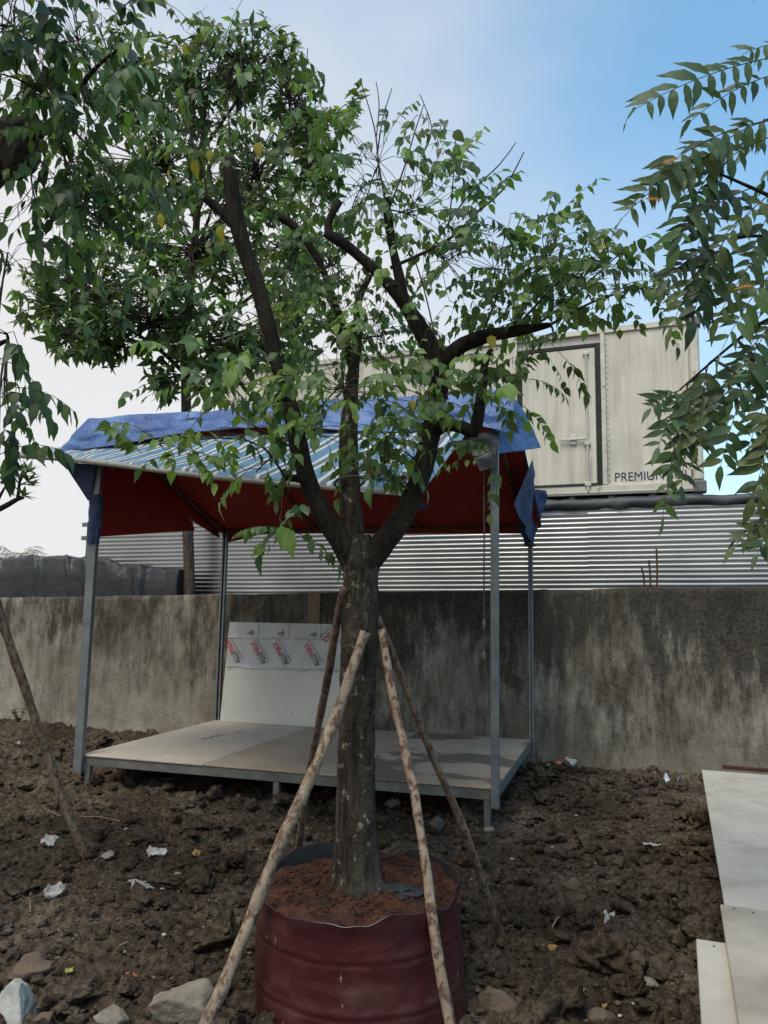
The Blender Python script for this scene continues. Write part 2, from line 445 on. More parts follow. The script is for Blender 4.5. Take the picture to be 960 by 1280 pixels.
# barks
def bark_mat(name, dark, mid, light, lich, sc=1.0, lth=0.62):
    m, N, L, P = newmat(name)
    c = N.new('ShaderNodeTexCoord').outputs['Object']
    a = ramp_node(N, L, noise_node(N, L, c, 7*sc, 6, 0.7, (1, 1, 0.5)), [(0.3, dark), (0.55, mid), (0.75, light)])
    l = ramp_node(N, L, noise_node(N, L, c, 17*sc, 5, 0.65), [(lth, (0, 0, 0)), (lth+0.06, (0.8, 0.8, 0.8))])
    a = mix_node(N, L, l, a, lich)
    fis = ramp_node(N, L, noise_node(N, L, c, 30*sc, 5, 0.65, (1, 1, 0.13)), [(0.38, (0.28, 0.26, 0.24)), (0.52, (1, 1, 1))])
    a = mix_node(N, L, 0.8, a, fis, 'MULTIPLY')
    v = N.new('ShaderNodeTexVoronoi'); v.feature = 'DISTANCE_TO_EDGE'; v.inputs['Scale'].default_value = 24*sc
    mp = N.new('ShaderNodeMapping'); mp.inputs['Scale'].default_value = (1, 1, 0.6)
    nd = N.new('ShaderNodeTexNoise'); nd.inputs['Scale'].default_value = 16*sc; L.new(c, nd.inputs['Vector'])
    wv = mix_node(N, L, 0.10, c, nd.outputs['Color'], 'ADD'); L.new(wv, mp.inputs[0]); L.new(mp.outputs[0], v.inputs['Vector'])
    cr = ramp_node(N, L, v.outputs['Distance'], [(0.0, (0.35, 0.35, 0.35)), (0.16, (1, 1, 1))])
    a = mix_node(N, L, 0.38, a, cr, 'MULTIPLY')
    L.new(a, P.inputs['Base Color']); P.inputs['Roughness'].default_value = 0.9; P.inputs['Specular IOR Level'].default_value = 0.2
    b1 = bump_node(N, L, cr, 0.3, 0.010)
    b1 = bump_node(N, L, fis, 0.5, 0.010, b1)
    L.new(bump_node(N, L, noise_node(N, L, c, 40*sc, 5, 0.7), 0.5, 0.008, b1), P.inputs['Normal'])
    return m
MT['bark'] = bark_mat('cracked_bark', (0.024, 0.018, 0.013), (0.064, 0.050, 0.036), (0.125, 0.103, 0.075), (0.30, 0.29, 0.23), 1.2, 0.60)
MT['limb'] = bark_mat('backlit_limb_bark', (0.014, 0.010, 0.008), (0.028, 0.021, 0.016), (0.048, 0.037, 0.029), (0.07, 0.062, 0.05), 1.3, 0.68)  # backlit shade of the upper limbs is put into this darker bark colour
MT['limb2'] = bark_mat('lichened_backlit_limb_bark', (0.016, 0.012, 0.009), (0.034, 0.026, 0.019), (0.060, 0.047, 0.036), (0.14, 0.13, 0.105), 1.2, 0.65)  # lichen flecks over a bark colour darkened to make the limbs look backlit
MT['bark_far'] = bark_mat('brown_bark', (0.07, 0.052, 0.038), (0.13, 0.10, 0.07), (0.18, 0.14, 0.10), (0.22, 0.19, 0.15), 0.7)
MT['twig'] = simple('twig', [(0.3, (0.035, 0.026, 0.02)), (0.7, (0.07, 0.055, 0.04))], 12, 0.85)
MT['cut'] = simple('cut_wood', [(0.3, (0.035, 0.028, 0.022)), (0.7, (0.07, 0.055, 0.042))], 30, 0.9)
def pole_mat(name, base, light, spots):
    m, N, L, P = newmat(name)
    c = N.new('ShaderNodeTexCoord').outputs['Object']
    a = ramp_node(N, L, noise_node(N, L, c, 6, 5, 0.65), [(0.35, base), (0.65, light)])
    s = ramp_node(N, L, noise_node(N, L, c, 32, 4, 0.65, (1, 1, 0.75)), [(0.47, (0, 0, 0)), (0.58, (0.95, 0.95, 0.95))])
    L.new(mix_node(N, L, s, a, spots), P.inputs['Base Color']); P.inputs['Roughness'].default_value = 0.85
    L.new(bump_node(N, L, noise_node(N, L, c, 34, 4, 0.6), 0.45, 0.008), P.inputs['Normal'])
    return m
MT['pole_pale'] = pole_mat('pale_peeled_pole', (0.20, 0.145, 0.10), (0.33, 0.26, 0.19), (0.10, 0.055, 0.035))
MT['pole_brown'] = pole_mat('brown_bark_pole', (0.11, 0.066, 0.042), (0.20, 0.135, 0.09), (0.055, 0.030, 0.02))
MT['pole_spot'] = pole_mat('spotted_pole', (0.21, 0.145, 0.10), (0.34, 0.26, 0.19), (0.085, 0.038, 0.024))
# planter bag
m, N, L, P = newmat('maroon_bag')
c = N.new('ShaderNodeTexCoord').outputs['Object']
a = ramp_node(N, L, noise_node(N, L, c, 2.5, 5, 0.6), [(0.3, (0.040, 0.008, 0.009)), (0.7, (0.068, 0.014, 0.014))])
dst = ramp_node(N, L, noise_node(N, L, c, 4.5, 6, 0.7, (1, 1, 1.6)), [(0.50, (0, 0, 0)), (0.75, (0.6, 0.6, 0.6))])
a = mix_node(N, L, dst, a, (0.095, 0.05, 0.043))
scr = ramp_node(N, L, noise_node(N, L, c, 26, 3, 0.6, (1, 1, 0.5)), [(0.69, (0, 0, 0)), (0.73, (0.7, 0.7, 0.7))])
a = mix_node(N, L, scr, a, (0.30, 0.20, 0.17))
sz = N.new('ShaderNodeSeparateXYZ'); L.new(c, sz.inputs[0])
wet = ramp_node(N, L, mth(N, L, 'ADD', sz.outputs['Z'], mth(N, L, 'MULTIPLY', noise_node(N, L, c, 6, 4, 0.6), 0.26)), [(0.52, (0, 0, 0)), (0.535, (1, 1, 1))])
a = mix_node(N, L, mix_node(N, L, 1.0, wet, (0.7, 0.7, 0.7), 'MULTIPLY'), a, (0.030, 0.006, 0.008))
L.new(a, P.inputs['Base Color']); P.inputs['Roughness'].default_value = 0.38; P.inputs['Specular IOR Level'].default_value = 0.5
L.new(bump_node(N, L, noise_node(N, L, c, 9, 5, 0.6), 0.25, 0.02), P.inputs['Normal'])
MT['bag'] = m
MT['coir'] = simple('red_brown_coir', [(0.34, (0.022, 0.010, 0.007)), (0.52, (0.058, 0.021, 0.011)), (0.72, (0.11, 0.043, 0.022))], 14, 0.95, 0, 0.9, 0.02, 60, fine=(9, 0.62, (0.04, 0.022, 0.016)))
MT['stone'] = simple('grey_stone', [(0.3, (0.14, 0.115, 0.09)), (0.7, (0.27, 0.235, 0.19))], 9, 0.9, 0, 0.7, 0.02, 22, fine=(16, 0.64, (0.42, 0.38, 0.32)))
MT['stone_pale'] = simple('pale_stone', [(0.3, (0.24, 0.235, 0.215)), (0.7, (0.42, 0.41, 0.38))], 9, 0.9, 0, 0.6, 0.02, 22)
MT['stone_earth'] = simple('earthy_stone', [(0.3, (0.075, 0.052, 0.036)), (0.7, (0.15, 0.11, 0.078))], 9, 0.95, 0, 0.7, 0.02, 22)
MT['brick'] = simple('red_brick', [(0.3, (0.40, 0.10, 0.055)), (0.7, (0.55, 0.17, 0.10))], 14, 0.9, 0, 0.5, 0.01)
MT['paper'] = simple('white_scrap', [(0.3, (0.26, 0.24, 0.21)), (0.7, (0.52, 0.49, 0.45))], 14, 0.6, 0, 0.5, 0.01)
MT['plastic_grey'] = simple('dirty_clear_plastic', [(0.3, (0.17, 0.155, 0.14)), (0.7, (0.40, 0.38, 0.36))], 12, 0.35, 0, 0.8, 0.02, 16, spec=0.5)
MT['plastic_blue'] = simple('blue_white_plastic', [(0.3, (0.26, 0.29, 0.40)), (0.7, (0.55, 0.58, 0.68))], 12, 0.3, 0, 0.8, 0.02, 14, spec=0.5)
MT['yellow'] = simple('yellow_scrap', [(0.3, (0.26, 0.23, 0.06)), (0.7, (0.38, 0.33, 0.10))], 14, 0.7)
MT['teal'] = simple('teal_scrap', [(0.3, (0.17, 0.23, 0.21)), (0.7, (0.42, 0.45, 0.42))], 14, 0.6)
MT['dry'] = simple('dry_leaf', [(0.3, (0.22, 0.11, 0.04)), (0.7, (0.34, 0.20, 0.08))], 14, 0.8)
MT['timber'] = simple('brown_timber', [(0.3, (0.15, 0.10, 0.06)), (0.7, (0.24, 0.17, 0.11))], 6, 0.85, 0, 0.2, 0.004, stretch=(6, 6, 0.5))
MT['rust'] = simple('rusty_bar', [(0.3, (0.045, 0.024, 0.016)), (0.7, (0.11, 0.055, 0.03))], 20, 0.9)
MT['red_paint'] = simple('faded_red_paint', [(0.3, (0.05, 0.018, 0.013)), (0.7, (0.09, 0.032, 0.022))], 8, 0.7)
MT['rope'] = simple('dark_cord', [(0.3, (0.05, 0.045, 0.04)), (0.7, (0.12, 0.11, 0.10))], 30, 0.85)
MT['burlap'] = simple('dark_wrapping_cloth', [(0.3, (0.030, 0.022, 0.018)), (0.7, (0.085, 0.062, 0.05))], 9, 0.95, 0, 0.8, 0.03, 14)
def leaf_mat(name, c1, c2, trans=0.38, rough=0.52):
    m, N, L, P = newmat(name)
    c = N.new('ShaderNodeTexCoord').outputs['Object']
    a = ramp_node(N, L, noise_node(N, L, c, 3.5, 3, 0.6), [(0.3, c1), (0.7, c2)])
    L.new(a, P.inputs['Base Color']); P.inputs['Roughness'].default_value = rough; P.inputs['Specular IOR Level'].default_value = 0.42
    t = N.new('ShaderNodeBsdfTranslucent')
    L.new(mix_node(N, L, 1.0, a, (1.5, 1.7, 0.7), 'MULTIPLY'), t.inputs['Color'])
    mx = N.new('ShaderNodeMixShader'); mx.inputs[0].default_value = trans
    L.new(P.outputs[0], mx.inputs[1]); L.new(t.outputs[0], mx.inputs[2])
    L.new(mx.outputs[0], N['Material Output'].inputs['Surface'])
    return m
LM = [leaf_mat('leaf_deep_green', (0.050, 0.090, 0.038), (0.072, 0.120, 0.048)),
      leaf_mat('leaf_mid_green', (0.092, 0.150, 0.054), (0.122, 0.190, 0.066)),
      leaf_mat('leaf_fresh_green', (0.145, 0.225, 0.056), (0.190, 0.280, 0.072)),
      leaf_mat('leaf_yellowing', (0.34, 0.27, 0.03), (0.46, 0.34, 0.04)),
      leaf_mat('leaf_dark', (0.028, 0.050, 0.026), (0.042, 0.070, 0.034)),
      leaf_mat('leaf_orange', (0.42, 0.13, 0.02), (0.55, 0.20, 0.03)),
      leaf_mat('leaf_olive', (0.078, 0.105, 0.036), (0.11, 0.138, 0.046))]

# ---------------------------------------------------------------- the ground
def gh(x, y):
    x = np.asarray(x, float); y = np.asarray(y, float)
    big = 0.045*fbm(x*0.55, y*0.55, 0, 3, 3)
    rough = 0.55+0.45*np.clip(fbm(x*0.5+7, y*0.5, 0, 2, 9)+0.25, -0.6, 1)
    flat = np.exp(-(((x-1.7)/1.1)**2+((y-6.2)/1.2)**2))
    rough = rough*(1-0.55*flat)
    cl = np.abs(vnoise(x*3.6+0.6*vnoise(x*9, y*9, 0, 5), y*4.2, 0, 21))
    clod = 0.085*(0.75-1.3*cl)+0.052*(0.6-np.abs(vnoise(x*10+3, y*10, 0, 31))*1.3)+0.030*(0.5-np.abs(vnoise(x*22, y*22, 0, 41)))+0.018*vnoise(x*44, y*44, 0, 51)
    s = (x-sA[0])*sU[0]+(y-sA[1])*sU[1]; t = (x-sA[0])*sW[0]+(y-sA[1])*sW[1]
    mound = 0.10*np.exp(-((t-2.5)/0.35)**2)*(0.6+0.4*vnoise(s*1.3, 0.5, 0, 61))*np.where(s > -0.05, np.where(s < 3.9, 0.0, 0.45), 1.0)
    mound = mound+0.16*np.exp(-(((x+3.9)/0.8)**2+((y-8.1)/0.7)**2))
    pit = -0.20*np.exp(-(((x+2.55)/0.5)**2+((y-5.0)/0.45)**2))
    heap = 0.07*np.exp(-(((x-0.85)/0.45)**2+((y-3.5)/0.5)**2))+0.07*np.exp(-(((x+1.2)/0.6)**2+((y-3.9)/0.6)**2))
    return big+clod*rough+mound+pit+heap-0.02
ys = [1.6]
while ys[-1] < 10.6: ys.append(ys[-1]+max(0.016, 0.0042*ys[-1]))
ys = np.array(ys); xs = np.arange(-6.2, 7.4, 0.027)
gx, gy = np.meshgrid(xs, ys, indexing='ij')
gz = gh(gx, gy)
edge = np.minimum.reduce([gx-xs[0], xs[-1]-gx, gy-ys[0], np.full_like(gx, 9)])
gz = np.where(edge < 0.4, gz-(0.4-edge)*0.6, gz)
nx_, ny_ = gx.shape
i, j = np.meshgrid(np.arange(nx_-1), np.arange(ny_-1), indexing='ij')
a = (i*ny_+j).ravel()
ground = obj('ground', np.stack([gx, gy, gz], -1).reshape(-1, 3), np.stack([a, a+ny_, a+ny_+1, a+1], 1), MT['soil'], smooth=True)
tag(ground, kind='structure')
far = MB(); far.box(-900, 900, -900, 900, -0.6, -0.21)
tag(far.build('terrain', MT['earth']), kind='structure')
# crumbs and clods of earth: too many to count
rng = np.random.default_rng(7)
def ico(sub):
    import bmesh
    bm = bmesh.new(); bmesh.ops.create_icosphere(bm, subdivisions=sub, radius=1.0)
    V = np.array([v.co[:] for v in bm.verts]); F = np.array([[v.index for v in f.verts] for f in bm.faces]); bm.free()
    return V, F
ICO1, ICO2, ICO3 = ico(1), ico(2), ico(4)
def lump(base, seed, amp=0.3, freq=1.3, squash=(1, 1, 0.7)):
    V, F = base
    d = 1+amp*fbm(V[:, 0]*freq+seed*3.1, V[:, 1]*freq, V[:, 2]*freq, 3, seed)
    # planed-off facets
    r = np.random.default_rng(seed)
    W = V*d[:, None]
    for _ in range(9):
        n = r.normal(size=3); n /= np.linalg.norm(n); k = r.uniform(0.55, 0.85)
        e = np.maximum(W@n-k, 0); W = W-e[:, None]*n*0.97
    W = W*(1+0.06*fbm(W[:, 0]*7, W[:, 1]*7, W[:, 2]*7, 3, seed+3))[:, None]
    return W*np.array(squash), F
def scatter(name, n, smin, smax, bases, power, label, where=None, mat='soil'):
    Vs, Fs, off = [], [], 0
    # denser towards the camera
    y = 2.6+(rng.random(n)**1.35)*6.9
    half = 0.55*y+0.5
    x = rng.uniform(-1, 1, n)*half+0.05*y*0
    sz = smin*(smax/smin)**(rng.random(n)**power)
    sz *= 0.75+0.05*y
    z = gh(x, y)
    for k in range(n):
        if where is not None and not where(x[k], y[k]): continue
        B, F = bases[k % len(bases)]
        an = rng.random()*6.28; ca, sa = math.cos(an), math.sin(an)
        V = B*sz[k]*(0.8+0.4*rng.random(3))
        V = np.stack([V[:, 0]*ca-V[:, 1]*sa, V[:, 0]*sa+V[:, 1]*ca, V[:, 2]], 1)+np.array([x[k], y[k], z[k]+sz[k]*0.25])
        Vs.append(V); Fs.append(F+off); off += len(V)
    o = obj(name, np.concatenate(Vs), np.concatenate(Fs), MT[mat], smooth=False)
    tag(o, label, 'soil', kind='stuff'); return o
POT = np.array([*at(453, 1100, 3.45)[:1], 3.45])
def clear(x, y):
    if (x-POT[0])**2+(y-POT[1])**2 < 0.40**2: return False
    return (x-sA[0])*sW[0]+(y-sA[1])*sW[1] < 2.55
scatter('soil_clods', 5200, 0.010, 0.060, [lump(ICO2, k, 0.75, 1.9) for k in range(12)], 2.2, 'dark clods of dug earth lying over the ground', clear)
scatter('earth_lumps', 620, 0.035, 0.14, [lump(ICO3, k+80, 0.85, 2.2, (1, 1, 0.6)) for k in range(7)], 1.8, 'larger broken lumps of dug earth half buried in the ground', clear)
scatter('soil_crumbs', 20000, 0.004, 0.018, [lump(ICO1, k+20, 0.35, 1.5) for k in range(5)], 1.3, 'fine crumbs of dark earth strewn over the ground', clear)
scatter('dry_crumbs', 5000, 0.004, 0.022, [lump(ICO1, k+60, 0.5, 1.5) for k in range(6)], 1.6, 'paler dry crumbs of earth strewn over the ground', clear, 'stone_earth')
scatter('gravel_chips', 700, 0.004, 0.014, [lump(ICO1, k+40, 0.3, 1.5) for k in range(5)], 2.0, 'small pale stone chips scattered in the dark earth', clear, 'stone')

# ---------------------------------------------------------------- boundary wall
WT = 2.66
wall_root = empty('concrete_wall', sA, -TH)
tag(wall_root, 'long stained grey rendered wall behind the stall', 'wall')
def wtop(s): return 1.80+0.022*np.clip(s, -4, 7)+0.010*vnoise(s*2.1, 0.3, 0, 71)+0.007*vnoise(s*9, 0.7, 0, 72)
ss = np.arange(-14, 13.01, 0.05)
nr = 40
S, Kq = np.meshgrid(ss, np.linspace(0, 1, nr), indexing='ij')
top = wtop(S); Z = -0.4+Kq*(top+0.4)
Tq = WT+0.010*fbm(S*1.5, Z*1.5, 0, 4, 75)+0.02*np.exp(-((Z-0.0)/0.12)**2)*-1
# round the upper edge and return over the top to the back
prof = [np.stack([S, Tq, Z], -1)]
lip = np.stack([S[:, -1], Tq[:, -1]+0.012, top[:, -1]+0.012], -1)[:, None]
bk1 = np.stack([S[:, -1], np.full(len(ss), WT+0.17), top[:, -1]+0.010+0.006*vnoise(ss*5, 2.2, 0, 77)], -1)[:, None]
bk2 = np.stack([S[:, -1], np.full(len(ss), WT+0.185), np.full(len(ss), -0.4)], -1)[:, None]
W = np.concatenate(prof+[lip, bk1, bk2], 1)
n1, n2 = W.shape[:2]
i, j = np.meshgrid(np.arange(n1-1), np.arange(n2-1), indexing='ij'); a = (i*n2+j).ravel()
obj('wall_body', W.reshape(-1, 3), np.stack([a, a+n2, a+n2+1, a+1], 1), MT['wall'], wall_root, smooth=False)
# rusty bars standing in the wall top
for k, (px, py, qx, qy) in enumerate([(806, 729, 802, 709), (813, 730, 811, 700), (821, 729, 820.5, 686)]):
    p, q = st(onw(px, py+4, WT+0.09)), st(onw(qx, qy, WT+0.09))
    mb = MB(); mb.tube([p-[0, 0, 0.05], (p+q)/2+[0.006, 0, 0], q], 0.011, 6)
    mb.build('reinforcing_bar', MT['rust'], wall_root)

# ---------------------------------------------------------------- corrugated fence behind the wall
FT = 3.45
fence = empty('corrugated_fence', sA, -TH)
tag(fence, 'shiny corrugated zinc sheet fence rising above the wall', 'fence')
fl = st(onw(107, 690, FT))[0]
ftop = float(np.mean([st(onw(q[0], q[1], FT))[2] for q in ((720, 641), (950, 636))]))
pitch = 0.057
def sheet(s0, s1, z0, z1, toff, slope, seed):
    zs, ts = [], []
    k0 = int(z0/pitch); 
    while k0*pitch < z1:
        for f_, d_ in ((0.0, 0.0), (0.12, 0.0022), (0.24, 0.0056), (0.36, 0.0066), (0.7, 0.0038)):
            zs.append((k0+f_)*pitch); ts.append(d_)
        k0 += 1
    zs, ts = np.array(zs), np.array(ts)
    su_ = np.linspace(s0, s1, max(6, int((s1-s0)/0.12)))
    S_, Z_ = np.meshgrid(su_, zs, indexing='ij')
    wob = 0.012*fbm(S_*0.5, Z_*0.3, seed, 2, 81)+0.004*np.exp(-((S_-s0-0.6-0.2*seed % 1.1)/0.18)**2)*fbm(S_*6, Z_*4, seed, 2, 85)
    X = np.stack([S_, FT+toff+ts[None]+wob, Z_+slope*S_+0.004*fbm(S_*0.7, Z_, seed, 2, 83)], -1)
    nu, nv = S_.shape
    i, j = np.meshgrid(np.arange(nu-1), np.arange(nv-1), indexing='ij'); a = (i*nv+j).ravel()
    return X.reshape(-1, 3), np.stack([a, a+nv, a+nv+1, a+1], 1)
cuts = [fl+0.06, -0.6, 1.65, 4.25+0.10, 7.1, 9.8, 12.4]
for k in range(len(cuts)-1):
    for r_, (z0, z1) in enumerate(((1.0, ftop-0.62), (ftop-0.68, ftop))):
        ov = 0.0 if r_ else 0.0
        V, F = sheet(cuts[k]+ov, cuts[k+1]+0.03+ov, z0, z1, -0.006*(k % 2)-0.012*r_, 0.010, k*2+r_)
        obj('corrugated_sheet', V, F, MT['zinc'], fence, smooth=False)
for s_ in (fl, ):
    mb = MB(); mb.box(s_-0.03, s_+0.03, FT+0.03, FT+0.09, -0.2, ftop+0.03, 0.004); mb.build('fence_post', MT['galv'], fence)
    for z_ in (ftop-0.02, ftop-0.22):
        mb = MB(); mb.box(s_-0.09, s_+0.02, FT-0.01, FT+0.028, z_-0.03, z_+0.03, 0.004); mb.build('bracket', MT['galv'], fence)
for s_ in np.arange(fl+2.4, 12, 2.4):
    mb = MB(); mb.box(s_-0.03, s_+0.03, FT+0.04, FT+0.10, -0.2, ftop-0.1, 0.004); mb.build('fence_post', MT['galv'], fence)
# black tarpaulin rolled along the fence top
c0 = st(onw(560, 640, FT))[0]
def capf(u, v):
    s = 0.6+(12.3-0.6)*u; a_ = v*2*math.pi*0.80-0.9
    r = 0.085+0.02*fbm(s*2.2, v*2, 0, 3, 91)+0.012*vnoise(s*7, v*5, 0, 92)
    return s, FT+0.02-r*0.9*np.cos(a_), ftop+0.055+0.010*s+r*0.95*np.sin(a_)
V, F = grid_vf(220, 14, capf)
obj('cover_strip', V, F, MT['black_tarp'], fence, smooth=True)

# ---------------------------------------------------------------- raised road and the truck
road_root = MB(); road_root.box(-2.2, 16, FT+0.25, FT+16, -0.3, 2.42)
rd = road_root.build('road', MT['road']); rd.location = tuple(sA); rd.rotation_euler = (0, 0, -TH); tag(rd, kind='structure')
tR, tL = at(881, 612, 11.7), at(268, 632, 14.9)
dv = tR-tL; dv[2] = 0; TLEN = float(np.linalg.norm(dv)); tang = math.atan2(dv[1], dv[0])
TZ = 3.56
truck = empty('box_truck', (tL[0], tL[1], 2.42), tang)
tag(truck, 'dirty cream refrigerated truck box parked above the corrugated fence', 'truck')
tdir = dv/TLEN; tnor = np.array([-tdir[1], tdir[0], 0])
tO = np.array([tL[0], tL[1], 2.42])
def ontruck(x, y, off=0.0):
    d = ray(x, y); k = ((tO+tnor*off-cC)@tnor)/(d@tnor); Pp = cC+d*k-tO
    return np.array([Pp@tdir, Pp@tnor, Pp[2]])
bz = TZ-2.42; tz = float(ontruck(800, 405)[2])
dx0, dx1 = float(ontruck(648, 520)[0]), float(ontruck(751, 520)[0])
dz0, dz1 = float(ontruck(700, 611)[2]), float(ontruck(700, 434)[2])
def tb(name, x0, x1, y0, y1, z0, z1, mat, b=0.008, parent=None):
    mb = MB(); mb.box(x0, x1, y0, y1, z0, z1, b); return mb.build(name, MT[mat], parent or truck)
mid = float(ontruck(350, 520)[0])
tb('box_body', 0.01, TLEN-0.01, 0.03, 2.4, bz+0.02, tz-0.02, 'cream')
tb('side_panel', 0.09, dx0-0.09, 0.0, 0.026, bz+0.16, tz-0.10, 'cream')
tb('side_panel', dx1+0.09, TLEN-0.17, 0.0, 0.026, bz+0.16, tz-0.10, 'cream')
tb('top_rail', 0.0, TLEN-0.16, -0.03, 0.028, tz-0.098, tz, 'alu')
tb('bottom_rail', 0.0, TLEN-0.16, -0.03, 0.028, bz, bz+0.158, 'alu')
tb('lower_lip', 0.02, TLEN-0.18, -0.045, -0.032, bz+0.03, bz+0.055, 'alu')
tb('corner_post', TLEN-0.158, TLEN, -0.02, 0.13, bz+0.17, tz-0.14, 'alu', 0.03)
tb('corner_post', -0.01, 0.088, -0.02, 0.12, bz+0.16, tz-0.10, 'alu', 0.02)
for z0, z1 in ((bz-0.02, bz+0.168), (tz-0.138, tz+0.02)):
    tb('corner_casting', TLEN-0.165, TLEN+0.03, -0.045, 0.17, z0, z1, 'casting', 0.02)
tb('door_post', dx1+0.012, dx1+0.088, -0.035, 0.02, bz+0.16, tz-0.1, 'alu')
tb('door_post', dx0-0.088, dx0-0.012, -0.035, 0.02, bz+0.16, tz-0.1, 'alu')
g_ = 0.065
door = tb('door', dx0+g_+0.006, dx1-g_-0.006, -0.022, 0.02, dz0+g_*0.9, dz1-g_-0.006, 'cream', 0.012)
mb = MB()
mb.box(dx0-0.01, dx0+g_, -0.03, 0.01, dz0, dz1, 0.006); mb.box(dx1-g_*1.15, dx1+0.01, -0.03, 0.01, dz0, dz1, 0.006)
mb.box(dx0+g_+0.001, dx1-g_*1.15-0.001, -0.03, 0.01, dz1-g_, dz1, 0.006); mb.box(dx0+g_+0.001, dx1-g_*1.15-0.001, -0.03, 0.01, dz0, dz0+g_*0.7, 0.006)
mb.build('door_gasket', MT['black'], truck)
rx = float(ontruck(734, 520)[0])
mb = MB(); mb.tube([(rx, -0.055, dz0-0.06), (rx, -0.055, dz1-0.10)], 0.017, 8); mb.build('lock_rod', MT['alu'], door)
mb = MB(); mb.tube([(rx+0.05, -0.045, dz0+0.1), (rx+0.05, -0.045, dz0+0.5)], 0.007, 6); mb.build('lock_rod', MT['alu'], door)
hp = ontruck(717, 550)
mb = MB(); mb.box(hp[0]-0.22, rx-0.02, -0.085, -0.058, hp[2]-0.022, hp[2]+0.022, 0.008); mb.build('door_handle', MT['alu'], door)
mb = MB(); mb.box(hp[0]-0.05, hp[0]+0.05, -0.056, -0.024, hp[2]-0.09, hp[2]+0.08, 0.01); mb.build('latch_plate', MT['alu'], door)
for fz in (0.02, 0.30, 0.62, 0.93):
    z_ = dz0+(dz1-dz0)*fz
    mb = MB(); mb.box(rx-0.05, rx+0.05, -0.075, -0.024, z_-0.035, z_+0.035, 0.01); mb.build('rod_bracket', MT['alu'], door)
for fz in (0.12, 0.5, 0.88):
    z_ = dz0+(dz1-dz0)*fz
    mb = MB(); mb.box(dx0-0.05, dx0+0.16, -0.05, -0.031, z_-0.03, z_+0.03, 0.008); mb.build('hinge', MT['alu'], door)
# rivet line on the door post, one part
mb = MB()
for z_ in np.arange(bz+0.22, tz-0.12, 0.095): mb.box(dx1+0.105, dx1+0.121, -0.008, 0.002, z_-0.008, z_+0.008, 0.003)
tag(mb.build('rivets', MT['casting'], truck), kind='stuff')
# lettering
RX = Matrix.Rotation(math.radians(90), 4, 'X')
pt = ontruck(768, 602)
text_obj('PREMIUM SOU', 0.205, MT['print_navy'], truck, Matrix.Translation((float(pt[0]), -0.004, float(pt[2]))) @ RX, sx=0.90)
pt = ontruck(291, 504)
text_obj('MADE BY CHINA', 0.155, MT['print_dark'], truck, Matrix.Translation((float(pt[0]), -0.004, float(pt[2]))) @ RX, sx=0.78)
# chassis and wheels
tb('chassis', 0.15, TLEN-0.1, 0.12, 2.28, bz-0.16, bz-0.004, 'black', 0.01)
for x_ in np.arange(0.6, TLEN-0.2, 0.62): tb('cross_member', x_, x_+0.09, 0.03, 2.37, bz-0.075, bz-0.006, 'casting', 0.006)
for x_ in (1.4, 2.5, 7.4):
    for y_ in (0.25, 2.1):
        mb = MB(); mb.tube([(x_, y_-0.14, 0.5), (x_, y_-0.12, 0.5), (x_, y_+0.12, 0.5), (x_, y_+0.14, 0.5)], [0.43, 0.50, 0.50, 0.43], 24)
        wh_ = mb.build('wheel', MT['tyre'], truck, True)
        mb = MB(); mb.tube([(x_, y_-0.16, 0.5), (x_, y_+0.16, 0.5)], 0.27, 16); mb.build('rim', MT['casting'], wh_)

# ---------------------------------------------------------------- load under a black tarpaulin, between wall and fence
hs0, hs1 = -7.2, st(onw(228, 720, 3.05))[0]; hh = st(onw(150, 700, 3.1))[2]
def heapf(u, v):
    s = hs0+(hs1-hs0)*u
    prof_t = np.interp(v, [0, 0.06, 0.34, 0.42, 0.58, 0.66, 1], [2.92, 2.93, 2.97, 3.02, 3.24, 3.30, 3.36])
    hgt = hh+0.05*np.sin(s*1.7+0.6)-0.10*np.clip((s-hs1+0.7)/0.7, 0, 1)**2-0.04*np.clip(s-hs1+2.2, 0, 1)
    prof_z = np.interp(v, [0, 0.34, 0.42, 0.5, 0.58, 0.66, 1], [0.0, 0.92, 1.0, 1.01, 1.0, 0.92, 0.0])*hgt
    fold = fbm(s*3.2+0.8*vnoise(s*1.1, v*3, 0, 97), v*2.2, 0, 4, 95)
    rdg = 1-np.abs(vnoise(s*4.0+v*3.5, v*1.2, 0, 96))*2
    return s, prof_t-0.025*fold-0.085*np.maximum(rdg, 0)**2*(1-np.abs(v-0.5)), prof_z+0.03*fold*(prof_z > 0.5)+0.02*rdg*(prof_z > 1.0)
V, F = grid_vf(260, 60, heapf)
hp_o = obj('covered_load', V, F, MT['heap_tarp'], smooth=True)
# close the visible end
endv = [tuple(v) for v in V.reshape(260, 60, 3)[-1]]
mb = MB(); mb.add([(v[0], v[1], v[2]) for v in endv], [tuple(range(60))]); e_ = mb.build('end_fold', MT['heap_tarp'], hp_o)
hp_o.location = tuple(sA); hp_o.rotation_euler = (0, 0, -TH)
tag(hp_o, 'long load covered with a creased black tarpaulin behind the wall', 'tarpaulin')

